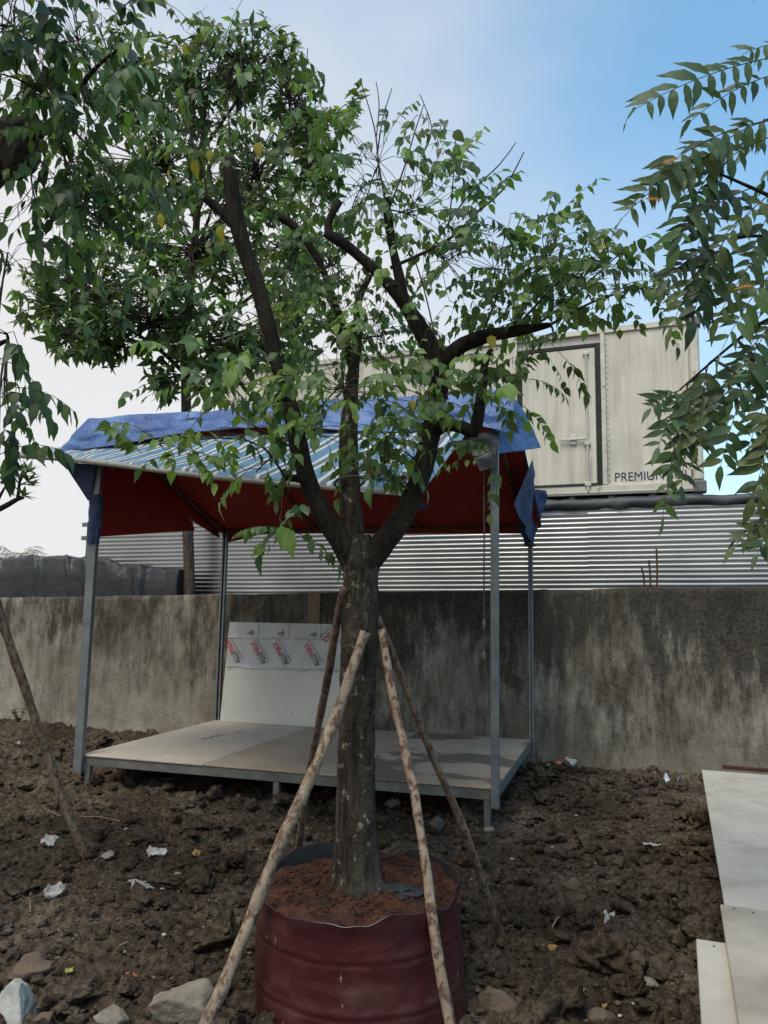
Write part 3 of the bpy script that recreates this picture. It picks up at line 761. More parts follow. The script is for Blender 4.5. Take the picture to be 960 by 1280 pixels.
# ---------------------------------------------------------------- the stall
SW_, SL_, SZ = 3.76, 2.45, 0.30
stall = empty('market_stall', sA, -TH)
tag(stall, 'empty steel framed stall with raised board floor and blue tarpaulin roof', 'stall')
bw = SW_/3
for k, mt in enumerate(('board', 'board_b', 'board_wet')):
    mb = MB(); mb.box(k*bw+0.003, (k+1)*bw-0.003, -0.012+0.004*(k == 1), SL_, SZ-0.016, SZ, 0.003); bo = mb.build('floor_board', MT[mt], stall)
    if k == 0:
        # faded green maker's stamp
        text_obj('BOARD', 0.115, MT['print_green'], bo, Matrix.Translation((0.62, 1.10, SZ+0.0012)) @ Matrix.Rotation(math.radians(84), 4, 'Z'), 0.0003, 1.0)
        text_obj('smart', 0.06, MT['print_green'], bo, Matrix.Translation((0.70, 1.62, SZ+0.0012)) @ Matrix.Rotation(math.radians(84), 4, 'Z'), 0.0003, 1.1)
fr_t, fr_b = SZ-0.018, SZ-0.098
def sb(name, x0, x1, y0, y1, z0, z1, mat='galv', b=0.004, parent=None):
    mb = MB(); mb.box(x0, x1, y0, y1, z0, z1, b); return mb.build(name, MT[mat], parent or stall)
sb('front_rail', 0.02, SW_-0.045, 0.0, 0.045, fr_b, fr_t, 'old_steel')
sb('rear_rail', 0.02, SW_-0.045, SL_-0.05, SL_-0.005, fr_b, fr_t, 'old_steel')
sb('side_rail', SW_-0.043, SW_+0.002, 0.002, SL_-0.002, fr_b, fr_t+0.012, 'galv')
sb('side_rail', 0.0, 0.018, 0.05, SL_-0.06, fr_b, fr_t, 'old_steel')
for s_ in np.arange(0.62, 3.6, 0.62): sb('joist', s_-0.02, s_+0.02, 0.047, SL_-0.052, fr_b, fr_t, 'old_steel')
for s_ in (0.05, 1.90, SW_-0.10):
    for t_ in (0.004, SL_-0.056): sb('leg', s_, s_+0.05, t_, t_+0.05, -0.10, fr_b-0.001, 'old_steel')
# posts: open steel channel at the front, square tube behind
def post(s0, t0, z0, z1, w=0.085, d=0.045, mat='galv', flip=1):
    mb = MB(); th_ = 0.005
    prof2 = [(0, 0), (w, 0), (w, d), (w-0.02, d), (w-0.02, d-th_), (w-th_, d-th_), (w-th_, th_), (th_, th_), (th_, d-th_), (0.02, d-th_), (0.02, d), (0, d)]
    if flip < 0: prof2 = [(x, d-y) for x, y in prof2]
    n = len(prof2)
    V = [(s0+x, t0+y, z) for z in (z0, z1) for x, y in prof2]
    F = [(k, (k+1) % n, n+(k+1) % n, n+k) for k in range(n)]
    F += [(0, 1, 6, 7), (1, 2, 5, 6), (2, 3, 4, 5), (0, 7, 8, 11), (8, 9, 10, 11)]
    F += [tuple(n+i for i in f) for f in F[-5:]]
    mb.add(V, F); return mb.build('post', MT[mat], stall)
post(-0.03, -0.058, SZ-0.16, 3.36, 0.085, 0.045)
post(SW_-0.035, -0.062, SZ-0.14, 3.36, 0.062, 0.045)
post(-0.02, SL_+0.003, SZ-0.14, 2.62, 0.065, 0.045, flip=-1)
post(SW_-0.02, SL_+0.003, SZ-0.14, 2.66, 0.05, 0.045, flip=-1)
sb('top_beam', -0.02, SW_+0.02, -0.012, 0.038, 3.32, 3.365)
sb('rear_beam', -0.02, SW_+0.02, SL_-0.045, SL_, 2.56, 2.60, 'rust')
for s_ in (0.02, 1.25, 2.5, 3.70):
    mb = MB(); mb.tube([(s_, 0.04, 3.33), (s_, SL_-0.05, 2.575)], 0.02, 6); mb.build('rafter', MT['rust'], stall)
mb = MB(); mb.tube([(0.035, 0.0, 2.95), (0.035, 0.16, 2.95)], 0.018, 6); mb.build('bracket', MT['galv'], stall)
# tarp: fascia in front, ridge at the top beam, falling to the back
def roof_z(s, t): return 3.395-0.325*np.clip(t, 0, 3)-0.035*np.sin(np.clip(s/SW_, 0, 1)*math.pi*3)**2*np.sin(np.clip(t/SL_, 0, 1)*math.pi)
def tarpf(off):
    def fn(u, v):
        # v: 0..0.3 fascia (bottom to top), 0.3..1 roof
        fv = np.clip(v/0.3, 0, 1); rv = np.clip((v-0.3)/0.7, 0, 1)
        flare = 1-fv
        s = (-0.10-0.22*flare)+(SW_+0.13+0.10+0.30*flare)*u
        drop = 0.33+0.05*np.sin(u*9+1)*0.5-0.08*np.exp(-((u-0.45)/0.3)**2)+0.10*np.clip((u-0.93)/0.07, 0, 1)
        wr = fbm(s*2.6, v*7, 0, 4, 101)
        cre = (1-np.abs(vnoise(s*1.4+v*5, v*6, 0, 104))*2)
        t = -0.075-0.13*flare+0.045*wr*(flare+0.1)+rv*(SL_+0.06+0.075)+0.016*cre*flare
        z = np.where(v <= 0.3, 3.395-drop*flare, roof_z(s, t))+0.016*wr
        return s, t, z+off
    return fn
V, F = grid_vf(120, 60, tarpf(0.014))
tarp = obj('roof_tarp', V, F, MT['blue_tarp'], stall, smooth=True)
def linf(u, v):
    s = -0.09+(SW_+0.20)*u; t = 0.045+v*(SL_+0.02)
    return s, t, roof_z(s, t)-0.004+0.008*fbm(s*2.6, v*7, 0, 3, 101)
V, F = grid_vf(60, 30, linf); obj('tarp_lining', V, F, MT['red_tarp'], tarp, smooth=True)
# lining hanging at the back eave
def backf(u, v):
    s = 0.02+(SW_-0.06)*u; z0 = np.interp(u, [0, 0.12, 0.3, 1], [2.50, 2.60, 2.60, 2.56])
    zt = 2.60
    return s, SL_+0.055+0.03*v+0.012*fbm(s*3, v*2, 0, 3, 107), zt+(z0-0.05-zt)*v
V, F = grid_vf(60, 8, backf); obj('rear_flap', V, F, MT['red_tarp'], tarp, smooth=True)
# left side: two overlapping flaps, red inside, navy outside
def poly_surf(name, c4, mat, par, ns=24, nt=16, amp=0.02, seed=0, off=(0, 0, 0)):
    c4 = np.array(c4, float)
    def fn(u, v):
        Pq = (c4[0][None, None]*((1-u)*(1-v))[..., None]+c4[1][None, None]*(u*(1-v))[..., None]+c4[2][None, None]*(u*v)[..., None]+c4[3][None, None]*((1-u)*v)[..., None])
        w_ = amp*fbm(Pq[..., 1]*3+Pq[..., 0]*2, Pq[..., 2]*3, seed, 3, 111+seed)
        n_ = np.cross(c4[1]-c4[0], c4[3]-c4[0]); n_ = n_/np.linalg.norm(n_)
        Pq = Pq+w_[..., None]*n_+np.array(off)
        return Pq[..., 0], Pq[..., 1], Pq[..., 2]
    V, F = grid_vf(ns, nt, fn); return obj(name, V, F, mat, par, smooth=True)
fl1 = [(-0.03, 0.02, 2.27), (-0.03, 1.82, 2.53), (-0.06, 1.55, 2.93), (-0.08, 0.0, 3.36)]
poly_surf('side_flap_lining', fl1, MT['red_tarp'], tarp, seed=1, off=(0.008, 0, 0))
poly_surf('side_flap', fl1, MT['navy_tarp'], tarp, seed=1, off=(-0.006, 0, 0))
fl2 = [(-0.05, 1.86, 2.62), (-0.02, SL_, 2.50), (-0.06, SL_, 2.62), (-0.06, 0.75, 3.10)]
poly_surf('side_flap_lining', fl2, MT['red_tarp'], tarp, seed=2, off=(-0.014, 0, 0))
poly_surf('side_flap', fl2, MT['navy_tarp'], tarp, seed=2, off=(-0.026, 0, 0))
fl3 = [(-0.045, -0.075, 2.60), (-0.02, -0.065, 2.62), (0.02, -0.08, 3.02), (-0.36, -0.10, 3.00)]
poly_surf('front_fold', fl3, MT['navy_tarp'], tarp, 14, 14, 0.02, 3)
fl3 = [(-0.045, -0.06, 2.62), (0.0, -0.062, 2.62), (0.1, 0.0, 3.02), (-0.30, -0.04, 3.02)]
poly_surf('fold_lining', fl3, MT['red_tarp'], tarp, 14, 14, 0.02, 4, off=(0.05, 0.02, 0.02))
def wrapf(s0, t0, za, zb, r0, r1, seed, flat=1.0):
    def fn(u, v):
        a_ = u*2*math.pi; z = za+(zb-za)*v
        r = (r0+(r1-r0)*v)*(1+0.25*fbm(np.cos(a_)*1.5+seed, np.sin(a_)*1.5, z*6, 3, 121+seed))
        return s0+r*np.cos(a_), t0+r*flat*np.sin(a_), z
    return fn
V, F = grid_vf(20, 24, wrapf(0.012, -0.035, 2.66, 2.20, 0.068, 0.060, 1, 0.8)); obj('post_wrap', V, F, MT['navy_tarp'], tarp, smooth=True)
# right side: flap standing out over the gable, and the corner gathered down to the rear post
rf = [(SW_+0.02, -0.10, 2.88), (SW_+0.36, 1.35, 3.16), (SW_+0.13, 1.50, 2.96), (SW_+0.13, -0.07, 3.40)]
rf = [(SW_-0.06, -0.12, 2.86), tuple(st(onw(682, 560, 0.35))), tuple(st(onw(652, 508, 0.12))), (3.89, -0.07, 3.405)]
poly_surf('gable_flap', rf, MT['blue_tarp'], tarp, 30, 20, 0.04, 5)
rf2 = [(3.80, 1.00, 2.62), (3.78, SL_+0.05, 2.40), (3.83, SL_+0.05, 2.64), (3.93, 1.0, 3.08)]
poly_surf('gable_flap', rf2, MT['navy_tarp'], tarp, 20, 14, 0.03, 6)
def cornf(u, v):
    a_ = u*2*math.pi; z = 2.96+(2.37-2.96)*v
    r = np.interp(v, [0, 0.35, 0.75, 0.9, 1], [0.20, 0.19, 0.085, 0.05, 0.055])*(1+0.28*fbm(np.cos(a_)*2, np.sin(a_)*2, v*3, 3, 131))
    return SW_-0.01-0.03*(1-v)+r*np.cos(a_), SL_+0.03-0.12*(1-v)+r*0.7*np.sin(a_), z
V, F = grid_vf(26, 30, cornf); obj('corner_fold', V, F, MT['navy_tarp'], tarp, smooth=True)
mb = MB(); mb.tube([(SW_+0.005+0.05*math.cos(q), SL_+0.025+0.05*math.sin(q), 2.375) for q in np.linspace(0, 6.28, 13)], 0.014, 6); mb.build('tie', MT['red_paint'], stall)
# black plastic bundled at the head of the right front post
poly_surf('plastic_bundle', [(SW_-0.10, -0.13, 2.72), (SW_+0.01, -0.12, 2.76), (SW_+0.05, -0.10, 3.05), (SW_-0.24, -0.12, 3.02)], MT['black_tarp'], stall, 14, 14, 0.05, 9)
# thin cable beside the right front post
mb = MB(); mb.tube([(SW_-0.09, -0.05, 2.9), (SW_-0.085, -0.055, 2.2), (SW_-0.09, -0.05, 1.5), (SW_-0.075, -0.05, 1.1)], 0.006, 5); cb = mb.build('cable', MT['rope'], stall)
for z_ in (1.52, 1.28):
    lv, lf = lump(ICO1, 5, 0.3, 1.2, (0.02, 0.02, 0.06)); obj('cable_knot', lv+np.array([SW_-0.088, -0.052, z_]), lf, MT['timber'], cb)
# awning, its front edge tied to a pipe that runs out to the tree
def aw_plane(x, y, z0=3.05, g=math.tan(math.radians(19.5))):
    d = ray(x, y); k = (z0+g*((cC-sA)@sW)-CAMH)/(d[2]-g*(d@sW)); return st(cC+d*k)
pL = st(onw(20, 569, -0.06)); pR = aw_plane(529, 620)
pR = pR*0.92+0.08*st(onw(529, 620, -0.06))
pR = st(at(529, 620, (wst(*pR))[1]))
tL_, tR_ = np.array([-0.62, -0.075, 3.10]), np.array([3.56, -0.07, 3.07])
awl = float(np.linalg.norm(pR-pL))
def awf(dz=0.0):
    def fn(u, v):
        e = pL[None, None]*(1-u)[..., None]+pR[None, None]*u[..., None]
        t_ = tL_[None, None]*(1-u)[..., None]+tR_[None, None]*u[..., None]
        t_ = t_+np.stack([0*u, 0*u, 0.05*np.sin(np.clip(u, 0, 1)*math.pi)], -1)
        v2 = np.clip((v-0.06)/0.94, 0, 1)[..., None]
        Pq = e*(1-v2)+t_*v2
        sag = -0.03*np.sin(v2[..., 0]*math.pi)*np.sin(u*math.pi)+0.010*fbm(u*9, v*4, 0, 3, 141)
        Pq[..., 2] += sag+dz+np.where(v < 0.06, -0.035*(0.06-v)/0.06+0.03, 0.03)
        Pq[..., 1] -= np.where(v < 0.06, 0.018+0.0*v, 0.0)
        return Pq[..., 0], Pq[..., 1], Pq[..., 2]
    return fn
uu, vv = np.meshgrid(np.linspace(0, 1, 140), np.linspace(0, 1, 34), indexing='ij')
V, F = grid_vf(140, 34, awf())
aw = obj('awning', V, F, MT['awning'], stall, smooth=True, uv=np.stack([uu.ravel()*awl, vv.ravel()], 1))
mb = MB(); pp = [pL*(1-k)+pR*k+np.array([0, 0, 0.012*math.sin(k*7)]) for k in np.linspace(-0.004, 0.992, 24)]
mb.tube(pp, np.linspace(0.029, 0.017, 24), 10); mb.build('awning_pipe', MT['pipe'], stall, True)
# dead leaves caught on the awning
lt = []
for k in range(60):
    u_, v_ = 0.90+0.085*rng.random(), 0.10+0.10*rng.random()
    a3 = awf(0.006)(np.array([[u_]]), np.array([[v_]])); lt.append([float(q[0, 0]) for q in a3])
mb = MB()
for q in lt:
    an = rng.random()*6.28; l = 0.03+0.03*rng.random(); d_ = np.array([math.cos(an)*l, math.sin(an)*l, 0.012*rng.normal()]); n_ = np.array([-d_[1], d_[0], 0])*0.3
    q = np.array(q); mb.add([q-d_, q+n_+[0, 0, 0.006], q+d_, q-n_], [(0, 1, 2, 3)])
lo = mb.build('leaf_litter', MT['dry'], None); lo.location = tuple(sA); lo.rotation_euler = (0, 0, -TH)
tag(lo, 'dry leaf litter caught on the lower corner of the striped awning', 'leaves', kind='stuff')

# ---------------------------------------------------------------- white panel standing on the stall
pb0, pb1 = st(onw(275, 898, SL_-0.10)), st(onw(424, 905, SL_-0.10))
ptl = st(onw(283, 777, SL_+0.07))
PW, PH = float(pb1[0]-pb0[0]), float(ptl[2]-SZ)
PW = max(PW, 1.22)
panel = empty('white_panel', wst(pb0[0]+0.0, SL_-0.10, SZ+0.002), -TH)
lean = math.atan2(0.15, PH)
panel.rotation_euler = (-lean, 0, -TH)
tag(panel, 'white composite panel with printed film strip leaning on the wall', 'panel')
mb = MB(); mb.box(0, PW, -0.004, 0.012, 0, PH, 0.002); mb.build('panel_sheet', MT['panel_white'], panel)
fz = PH*(897-832)/(897-777.)
def filmf(u, v):
    x = 0.012+(PW-0.024)*u; z = fz+0.018*vnoise(x*6, 0, 0, 151)*(1-v)+(PH*0.845-fz)*v
    return x, -0.0065-0.006*np.abs(fbm(x*7, z*7, 0, 3, 152))*(1-v)-0.010*np.exp(-(v/0.05)**2), z
V, F = grid_vf(50, 16, filmf); film = obj('protective_film', V, F, MT['film'], panel, smooth=True)
def filmf2(u, v):
    x = 0.0+(PW)*u; z = PH*0.842+(PH*0.158+0.003)*v
    return x, -0.010-0.012*np.exp(-(v/0.07)**2)*(0.6+0.4*vnoise(x*5, 0, 0, 153)), z
V, F = grid_vf(40, 8, filmf2); film2 = obj('film_fold', V, F, MT['film'], panel, smooth=True)
for k in (0.265, 0.53, 0.80):
    mb = MB(); mb.box(PW*k, PW*k+0.004, -0.0135, -0.0118, PH*0.86, PH*0.995); mb.build('film_crease', MT['print_dark'], film2)
def alumax(xc, zc, deg, size, parent, y=-0.020, parts=('ALU', 'MAX')):
    M0 = Matrix.Translation((xc, y, zc)) @ RX @ Matrix.Rotation(math.radians(deg), 4, 'Z')
    w_ = size*0.66*0.72
    if 'ALU' in parts: text_obj('ALU', size, MT['print_dark'], parent, M0 @ Matrix.Translation((-3.0*w_, -size*0.35, 0)), 0.0004, 0.72)
    if 'MAX' in parts: text_obj('MAX', size, MT['print_red'], parent, M0 @ Matrix.Translation((-0.1*w_, -size*0.35, 0)), 0.0004, 0.72)
    mb = MB(); V = [(-3*w_, -size*0.62, 0), (3.2*w_, -size*0.62, 0), (3.2*w_, -size*0.57, 0), (-3*w_, -size*0.57, 0)]
    mb.add([tuple(M0 @ Vector(v)) for v in V], [(0, 1, 2, 3)]); mb.build('print_line', MT['print_dark'], parent)
zr = (fz+PH*0.845)/2
for k in (0.06, 0.285, 0.475, 0.74, 0.985):
    if k < 0.97: alumax(PW*k+0.0, zr, 126, 0.108, film)
for k in (0.19, 0.455, 0.73):
    text_obj('AL', 0.10, MT['print_dark'], film2, Matrix.Translation((PW*k+0.03, -0.026, PH*0.935)) @ RX @ Matrix.Rotation(math.radians(222), 4, 'Z'), 0.0004, 0.72)
alumax(PW*0.90, PH*0.925, 226, 0.108, film2, -0.026)
for x_, z_ in ((0.63, fz-0.05), (0.61, 0.14), (0.03, 0.2), (0.06, fz-0.03)):
    lv, lf = ICO1; obj('screw_hole', lv*np.array([0.008, 0.003, 0.008])+np.array([x_*PW/1.0 if x_ > 0.1 else x_, -0.0045, z_]), lf, MT['black'], panel)
# plank standing between wall and panel
p_ = st(onw(391, 778, WT-0.06))
pk = MB(); pk.box(-0.075, 0.075, -0.012, 0.012, 0, 1.84, 0.003); pko = pk.build('wooden_plank', MT['timber'])
pko.location = tuple(wst(p_[0], WT-0.035, 0.0)); pko.rotation_euler = (0, 0, -TH)
tag(pko, 'brown wooden plank upright against the wall behind the white panel', 'plank')

# ---------------------------------------------------------------- pale boards stacked at the right
BZ = 0.42
bA, bA2 = onz(877, 962, BZ), onz(905, 1128, BZ)
bd = (bA-bA2); bl_ = float(np.linalg.norm(bd)); bd /= bl_; bang = math.atan2(bd[1], bd[0])-math.pi/2
def board_obj(far_px, L_, W_, z, mat, label, wobble):
    p = onz(far_px[0], far_px[1], z)
    mb = MB(); mb.box(0, W_, -L_, 0, -0.018, 0, 0.003)
    o = mb.build('board', MT[mat]); o.location = tuple(p); o.rotation_euler = (0, 0, bang+math.radians(wobble))
    tag(o, label, 'board'); return o
bo1 = board_obj((877, 962), bl_+0.15, 1.8, BZ, 'board_pale', 'clean pale board at the far end of the right hand stack', 0)
bo3 = board_obj((870, 1173), 1.9, 1.9, BZ-0.004, 'board_pale', 'lowest pale board peeping out at the near left of the stack', 0)
bo2 = board_obj((900, 1130), 1.9, 1.7, BZ+0.0205, 'board_pale2', 'mud smeared pale board lying on top of the right hand stack', 0)
for o in (bo1, bo2, bo3): o['group'] = 'pale boards stacked at right'
# nail holes and dents on the boards
for o, pts in ((bo1, [(0.05, -0.06), (0.06, -0.55), (0.09, -1.5), (0.07, -0.8), (0.42, -0.05), (0.56, -0.07)]), (bo3, [(0.06, -0.05), (0.12, -0.28), (0.26, -0.2)]), (bo2, [(0.05, -0.03), (0.12, -0.05), (0.18, -0.45), (0.3, -0.5)])):
    for x_, y_ in pts:
        lv, lf = ICO1; obj('nail_hole', lv*np.array([0.006, 0.007, 0.0015])+np.array([x_, y_, 0.0]), lf, MT['black'], o)
for k, (dy, wd) in enumerate(((-0.5, 1.6), (-2.3, 1.6), (-3.9, 1.7))):
    mb = MB(); mb.box(0.62, 0.62+wd*0.6, dy-0.06, dy+0.06, -0.50, -0.0235 if k < 2 else -0.0235)
    o = mb.build('wooden_bearer', MT['timber']); o.location = tuple(bA); o.rotation_euler = (0, 0, bang)
    tag(o, ('far', 'middle', 'near')[k]+' timber bearer under the right hand pale boards', 'bearer', 'bearers under the boards')
b_ = MB(); b_.box(0.0, 1.7, -0.015, 0.015, -0.015, 0.015, 0.003); rb_ = b_.build('red_bar', MT['red_paint'])
p_ = onz(903, 958.5, BZ-0.012); rb_.location = (p_[0], p_[1], BZ-0.012); rb_.rotation_euler = (0, 0, bang)
tag(rb_, 'faded red steel bar showing behind the far pale board', 'bar')

# ---------------------------------------------------------------- planter bag
PR, PZ = 0.425, 0.485
pot = empty('planter_bag', (POT[0], POT[1], 0.0))
tag(pot, 'big maroon fabric planter bag holding the propped tree', 'planter')
def rimz(a_): return PZ-0.01+0.018*np.sin(a_)+0.010*np.sin(a_*3+0.7)+0.03*vnoise(np.cos(a_)*3.1, np.sin(a_)*3.1, 0, 161)+0.004*vnoise(np.cos(a_)*8, np.sin(a_)*8, 0, 162)+0.030*np.exp(-((np.mod(a_+6.283, 6.283)-2.15)/0.35)**2)
def bagr(a_, z): return PR*(1.03-0.035*(z/PZ)+0.003*np.sin(z*14+1))+0.013*fbm(np.cos(a_)*1.9, np.sin(a_)*1.9, z*4, 4, 163)
def bagf(ro):
    def fn(u, v):
        a_ = u*2*math.pi; z = -0.12+(rimz(a_)+0.12)*v
        r = bagr(a_, z)-ro
        for zs in (0.13, 0.315): r = r-0.0035*np.exp(-((z-zs-0.012*np.sin(a_+1))/0.004)**2)+0.002*np.exp(-((z-zs-0.012*np.sin(a_+1)-0.02)/0.012)**2)
        return r*np.cos(a_)+0.03*(0.3-z), r*np.sin(a_), z
    return fn
V, F = grid_vf(120, 70, bagf(0.0)); obj('bag_wall', V, F, MT['bag'], pot, smooth=True)
def linf2(u, v):
    a_ = u*2*math.pi; zt = rimz(a_)
    z = zt-0.16*(1-v)+0.002; r = bagr(a_, z)-0.005-0.018*(1-v)
    return r*np.cos(a_)+0.03*(0.3-z), r*np.sin(a_), z
V, F = grid_vf(120, 10, linf2); obj('bag_lining', V, F, MT['black'], pot, smooth=True)
def rimf(u, v):
    a_ = u*2*math.pi; b_ = v*2*math.pi; zt = rimz(a_); r = bagr(a_, zt)-0.002+0.003*np.cos(b_); 
    return r*np.cos(a_)+0.03*(0.3-zt), r*np.sin(a_), zt+0.0035*np.sin(b_)
V, F = grid_vf(120, 7, rimf); obj('rim_hem', V, F, MT['bag'], pot, smooth=True)
def coirf(u, v):
    a_ = u*2*math.pi; r = v*(PR-0.006)
    x, y = r*np.cos(a_), r*np.sin(a_)
    z = PZ-0.036+0.012*y+0.04*np.exp(-((x-0.12)**2+(y-0.2)**2)/0.03)+0.02*np.exp(-(x*x+y*y)/0.03)+0.018*fbm(x*9, y*9, 0, 4, 171)+0.006*vnoise(x*60, y*60, 0, 173)-0.03*np.exp(-((x-0.14)**2+(y+0.02)**2)/0.012)
    return x, y, z
V, F = grid_vf(110, 60, coirf); obj('potting_soil', V, F, MT['coir'], pot, smooth=True)
mbv, mbf, off = [], [], 0
for k in range(900):
    a_, r_ = rng.random()*6.283, math.sqrt(rng.random())*(PR-0.05)
    q = np.array([float(np.asarray(w_)) for w_ in coirf(np.array(a_/6.283), np.array(r_/(PR-0.006)))])
    B, Fq = ICO1; sz_ = 0.004+0.007*rng.random()**2
    mbv.append(B*sz_*(0.6+0.8*rng.random(3))+q+[0, 0, sz_*0.4]); mbf.append(Fq+off); off += len(B)
tag(obj('coir_crumbs', np.concatenate(mbv), np.concatenate(mbf), MT['coir'], pot), kind='stuff')
lv, lf = lump(ICO3, 91, 0.7, 2.4, (0.11, 0.06, 0.03)); obj('black_plastic_fold', lv+np.array([0.17, -0.06, PZ-0.03]), lf, MT['black'], pot, smooth=True)

# ---------------------------------------------------------------- trees: helpers
prng = random.Random(11)
def leaf_template(width=0.5, fold=0.25, curl=0.18, n=4, wav=0.0, tipp=0.72):
    V = [(0, 0, 0)]; F = []
    yy = [(k+1)/(n+1) for k in range(n)]
    for k, y in enumerate(yy):
        w = width*0.5*(math.sin(math.pi*y**tipp))**0.85*(1-0.45*max(0, y-0.6)/0.4)
        z = -curl*y*y
        V += [(-w, y-0.04, z+fold*w+wav*math.sin(k*2.2)), (0, y, z), (w, y-0.04, z+fold*w-wav*math.sin(k*2.5))]
    V.append((0, 1.0, -curl*1.05))
    t = len(V)-1
    F += [(0, 2, 1), (0, 3, 2)]
    for k in range(n-1):
        a = 1+3*k
        F += [(a, a+1, a+4), (a, a+4, a+3), (a+1, a+2, a+5), (a+1, a+5, a+4)]
    a = 1+3*(n-1)
    F += [(a, a+1, t), (a+1, a+2, t)]
    return np.array(V, float), np.array(F)
class Tree:
    def __init__(s, name, base, label, cat='tree', shapes=None, group=None):
        s.root = empty(name, base); tag(s.root, label, cat, group); s.base = np.array(base, float)
        s.pts = []; s.rad = []; s.tw = MB(); s.leaves = []; s.shapes = shapes; s.name = name
    def limb(s, pts, radii_px=None, radii=None, name='branch', mat='limb', n=12, step=0.03, jit=0.10, seed=1, cap='cut', freq=14):
        """pts: (px, py, Y) pixels with distance; radii in pixels or metres"""
        Pw = np.array([at(*p) for p in pts])
        R = np.array(radii) if radii is not None else np.array([0.80*r*vw(p)/FPX for r, p in zip(radii_px, Pw)])
        Pr, Rr = resample(Pw, R, step)
        s.pts += list(Pr[::2]); s.rad += list(Rr[::2])
        V, F = tube_vf(Pr-s.base, Rr, n, True, jit, seed, freq)
        o = obj(name, V, F, MT[mat], s.root, smooth=True)
        return Pr, Rr
    def nearest(s, P, rmin=0.0):
        A = np.array(s.pts); k = int(np.argmin(np.linalg.norm(A-P, axis=1))); return A[k], s.rad[k]
    def twig(s, P0, P1, r0, r1, bend=0.15, n=5, k=6):
        P0, P1 = np.asarray(P0), np.asarray(P1); L_ = np.linalg.norm(P1-P0)
        m_ = (P0+P1)/2+np.array([prng.gauss(0, 1) for _ in range(3)])*L_*bend*0.5+np.array([0, 0, L_*bend*0.3])
        u = np.linspace(0, 1, k)[:, None]
        C_ = P0*(1-u)**2+2*m_*u*(1-u)+P1*u*u
        s.tw.tube(C_-s.base, np.linspace(r0, r1, k), n, False); return C_
    def leaf(s, P, D, size, mat, up=(0, 0, 1), jit=0.35, shape=None):
        D = np.asarray(D, float); D = D/(np.linalg.norm(D)+1e-9)
        Nn = np.asarray(up, float)+np.array([prng.gauss(0, jit) for _ in range(3)])
        X = np.cross(D, Nn); l = np.linalg.norm(X)
        if l < 1e-4: X = np.array([1.0, 0, 0]); l = 1
        X /= l; Nn = np.cross(X, D)
        M = np.eye(4); M[:3, 0], M[:3, 1], M[:3, 2], M[:3, 3] = X*size, D*size, Nn*size, np.asarray(P)-s.base
        s.leaves.append((M, prng.randrange(len(s.shapes)) if shape is None else shape, mat))
    def compound(s, P, D, length, pairs, size, mats, droop=0.5, sag=0.6, spread=1.0, rr=0.0018, ends=True, face=(0, 0, 1), fj=0.35):
        P = np.asarray(P, float); D = np.asarray(D, float); D = D/np.linalg.norm(D)
        pts = [P.copy()]; d = D.copy(); k = pairs*2+2
        for q in range(k):
            d = d+np.array([0, 0, -sag/k]); d /= np.linalg.norm(d); P = P+d*length/k; pts.append(P.copy())
        s.tw.tube(np.array(pts)-s.base, np.linspace(rr, rr*0.5, len(pts)), 4, False)
        base_m = prng.choices([m for m, _ in mats], [w if m != 3 else 0 for m, w in mats])[0]
        upn = np.array(face, float)
        if face == (0, 0, 1): upn = np.array([prng.gauss(0, 0.45), -0.25+prng.gauss(0, 0.35), 0.85]); face = tuple(upn)
        upn = upn/np.linalg.norm(upn)
        for q in range(pairs):
            for sd in (-1, 1):
                i_ = 2+q*2+(0 if sd < 0 else prng.randrange(2)); i_ = min(i_, len(pts)-1)
                t_ = pts[i_]-pts[i_-1]; t_ /= np.linalg.norm(t_)
                side = np.cross(t_, upn); side /= (np.linalg.norm(side)+1e-6)
                dl = side*sd*spread+t_*0.55+np.array([0, 0, -droop])+np.array([prng.gauss(0, 0.16) for _ in range(3)])
                if prng.random() < 0.06: continue
                m_ = base_m if prng.random() < 0.85 else prng.choices([m for m, _ in mats], [w for _, w in mats])[0]
                s.leaf(pts[i_], dl, size*(0.6+0.6*prng.random())*(0.8+0.25*math.sin(math.pi*(q+0.8)/(pairs+0.6))), m_, up=face, jit=fj)
        if ends: s.leaf(pts[-1], d+np.array([0, 0, -droop*0.6]), size*(0.9+0.3*prng.random()), base_m)
    def whorl(s, P, D, n, size, mats, droop=0.25, along=0.05):
        D = np.asarray(D, float); D /= np.linalg.norm(D)
        a = np.cross(D, [0.3, 0.5, 0.9]); a /= np.linalg.norm(a); b = np.cross(D, a)
        base_m = prng.choices([m for m, _ in mats], [w for _, w in mats])[0]
        for q in range(n):
            an = q*2.4+prng.random()*0.5; o_ = a*math.cos(an)+b*math.sin(an); el = -0.1+1.4*prng.random()
            m_ = base_m if prng.random() < 0.75 else prng.choices([m for m, _ in mats], [w for _, w in mats])[0]
            s.leaf(np.asarray(P)-D*along*prng.random(), o_+D*el+np.array([0, 0, -droop]), size*(0.7+0.5*prng.random()), m_, up=D+np.array([0, 0, 0.6]))
    def blob(s, px, py, rx, ry, Y, rd, n, maker, r0=0.008, fill=0.35, tw=True):
        Cn = at(px, py, Y); k = vw(Cn)/FPX
        st_, sr = s.nearest(Cn)
        main = s.twig(st_, Cn, min(r0, sr*0.8), r0*0.45, 0.2, 6, 9)
        for q in range(n):
            while True:
                w_ = np.array([prng.uniform(-1, 1) for _ in range(3)]); l = np.linalg.norm(w_)
                if fill < l < 1: break
            Pt = Cn+cX*w_[0]*rx*k+cU*w_[1]*ry*k+np.array([0, w_[2]*rd, 0])
            a_ = main[prng.randrange(3, 9)]
            if tw: s.twig(a_, Pt, r0*0.38, r0*0.16, 0.25, 4, 5)
            maker(Pt, (Pt-Cn)/(np.linalg.norm(Pt-Cn)+1e-6))
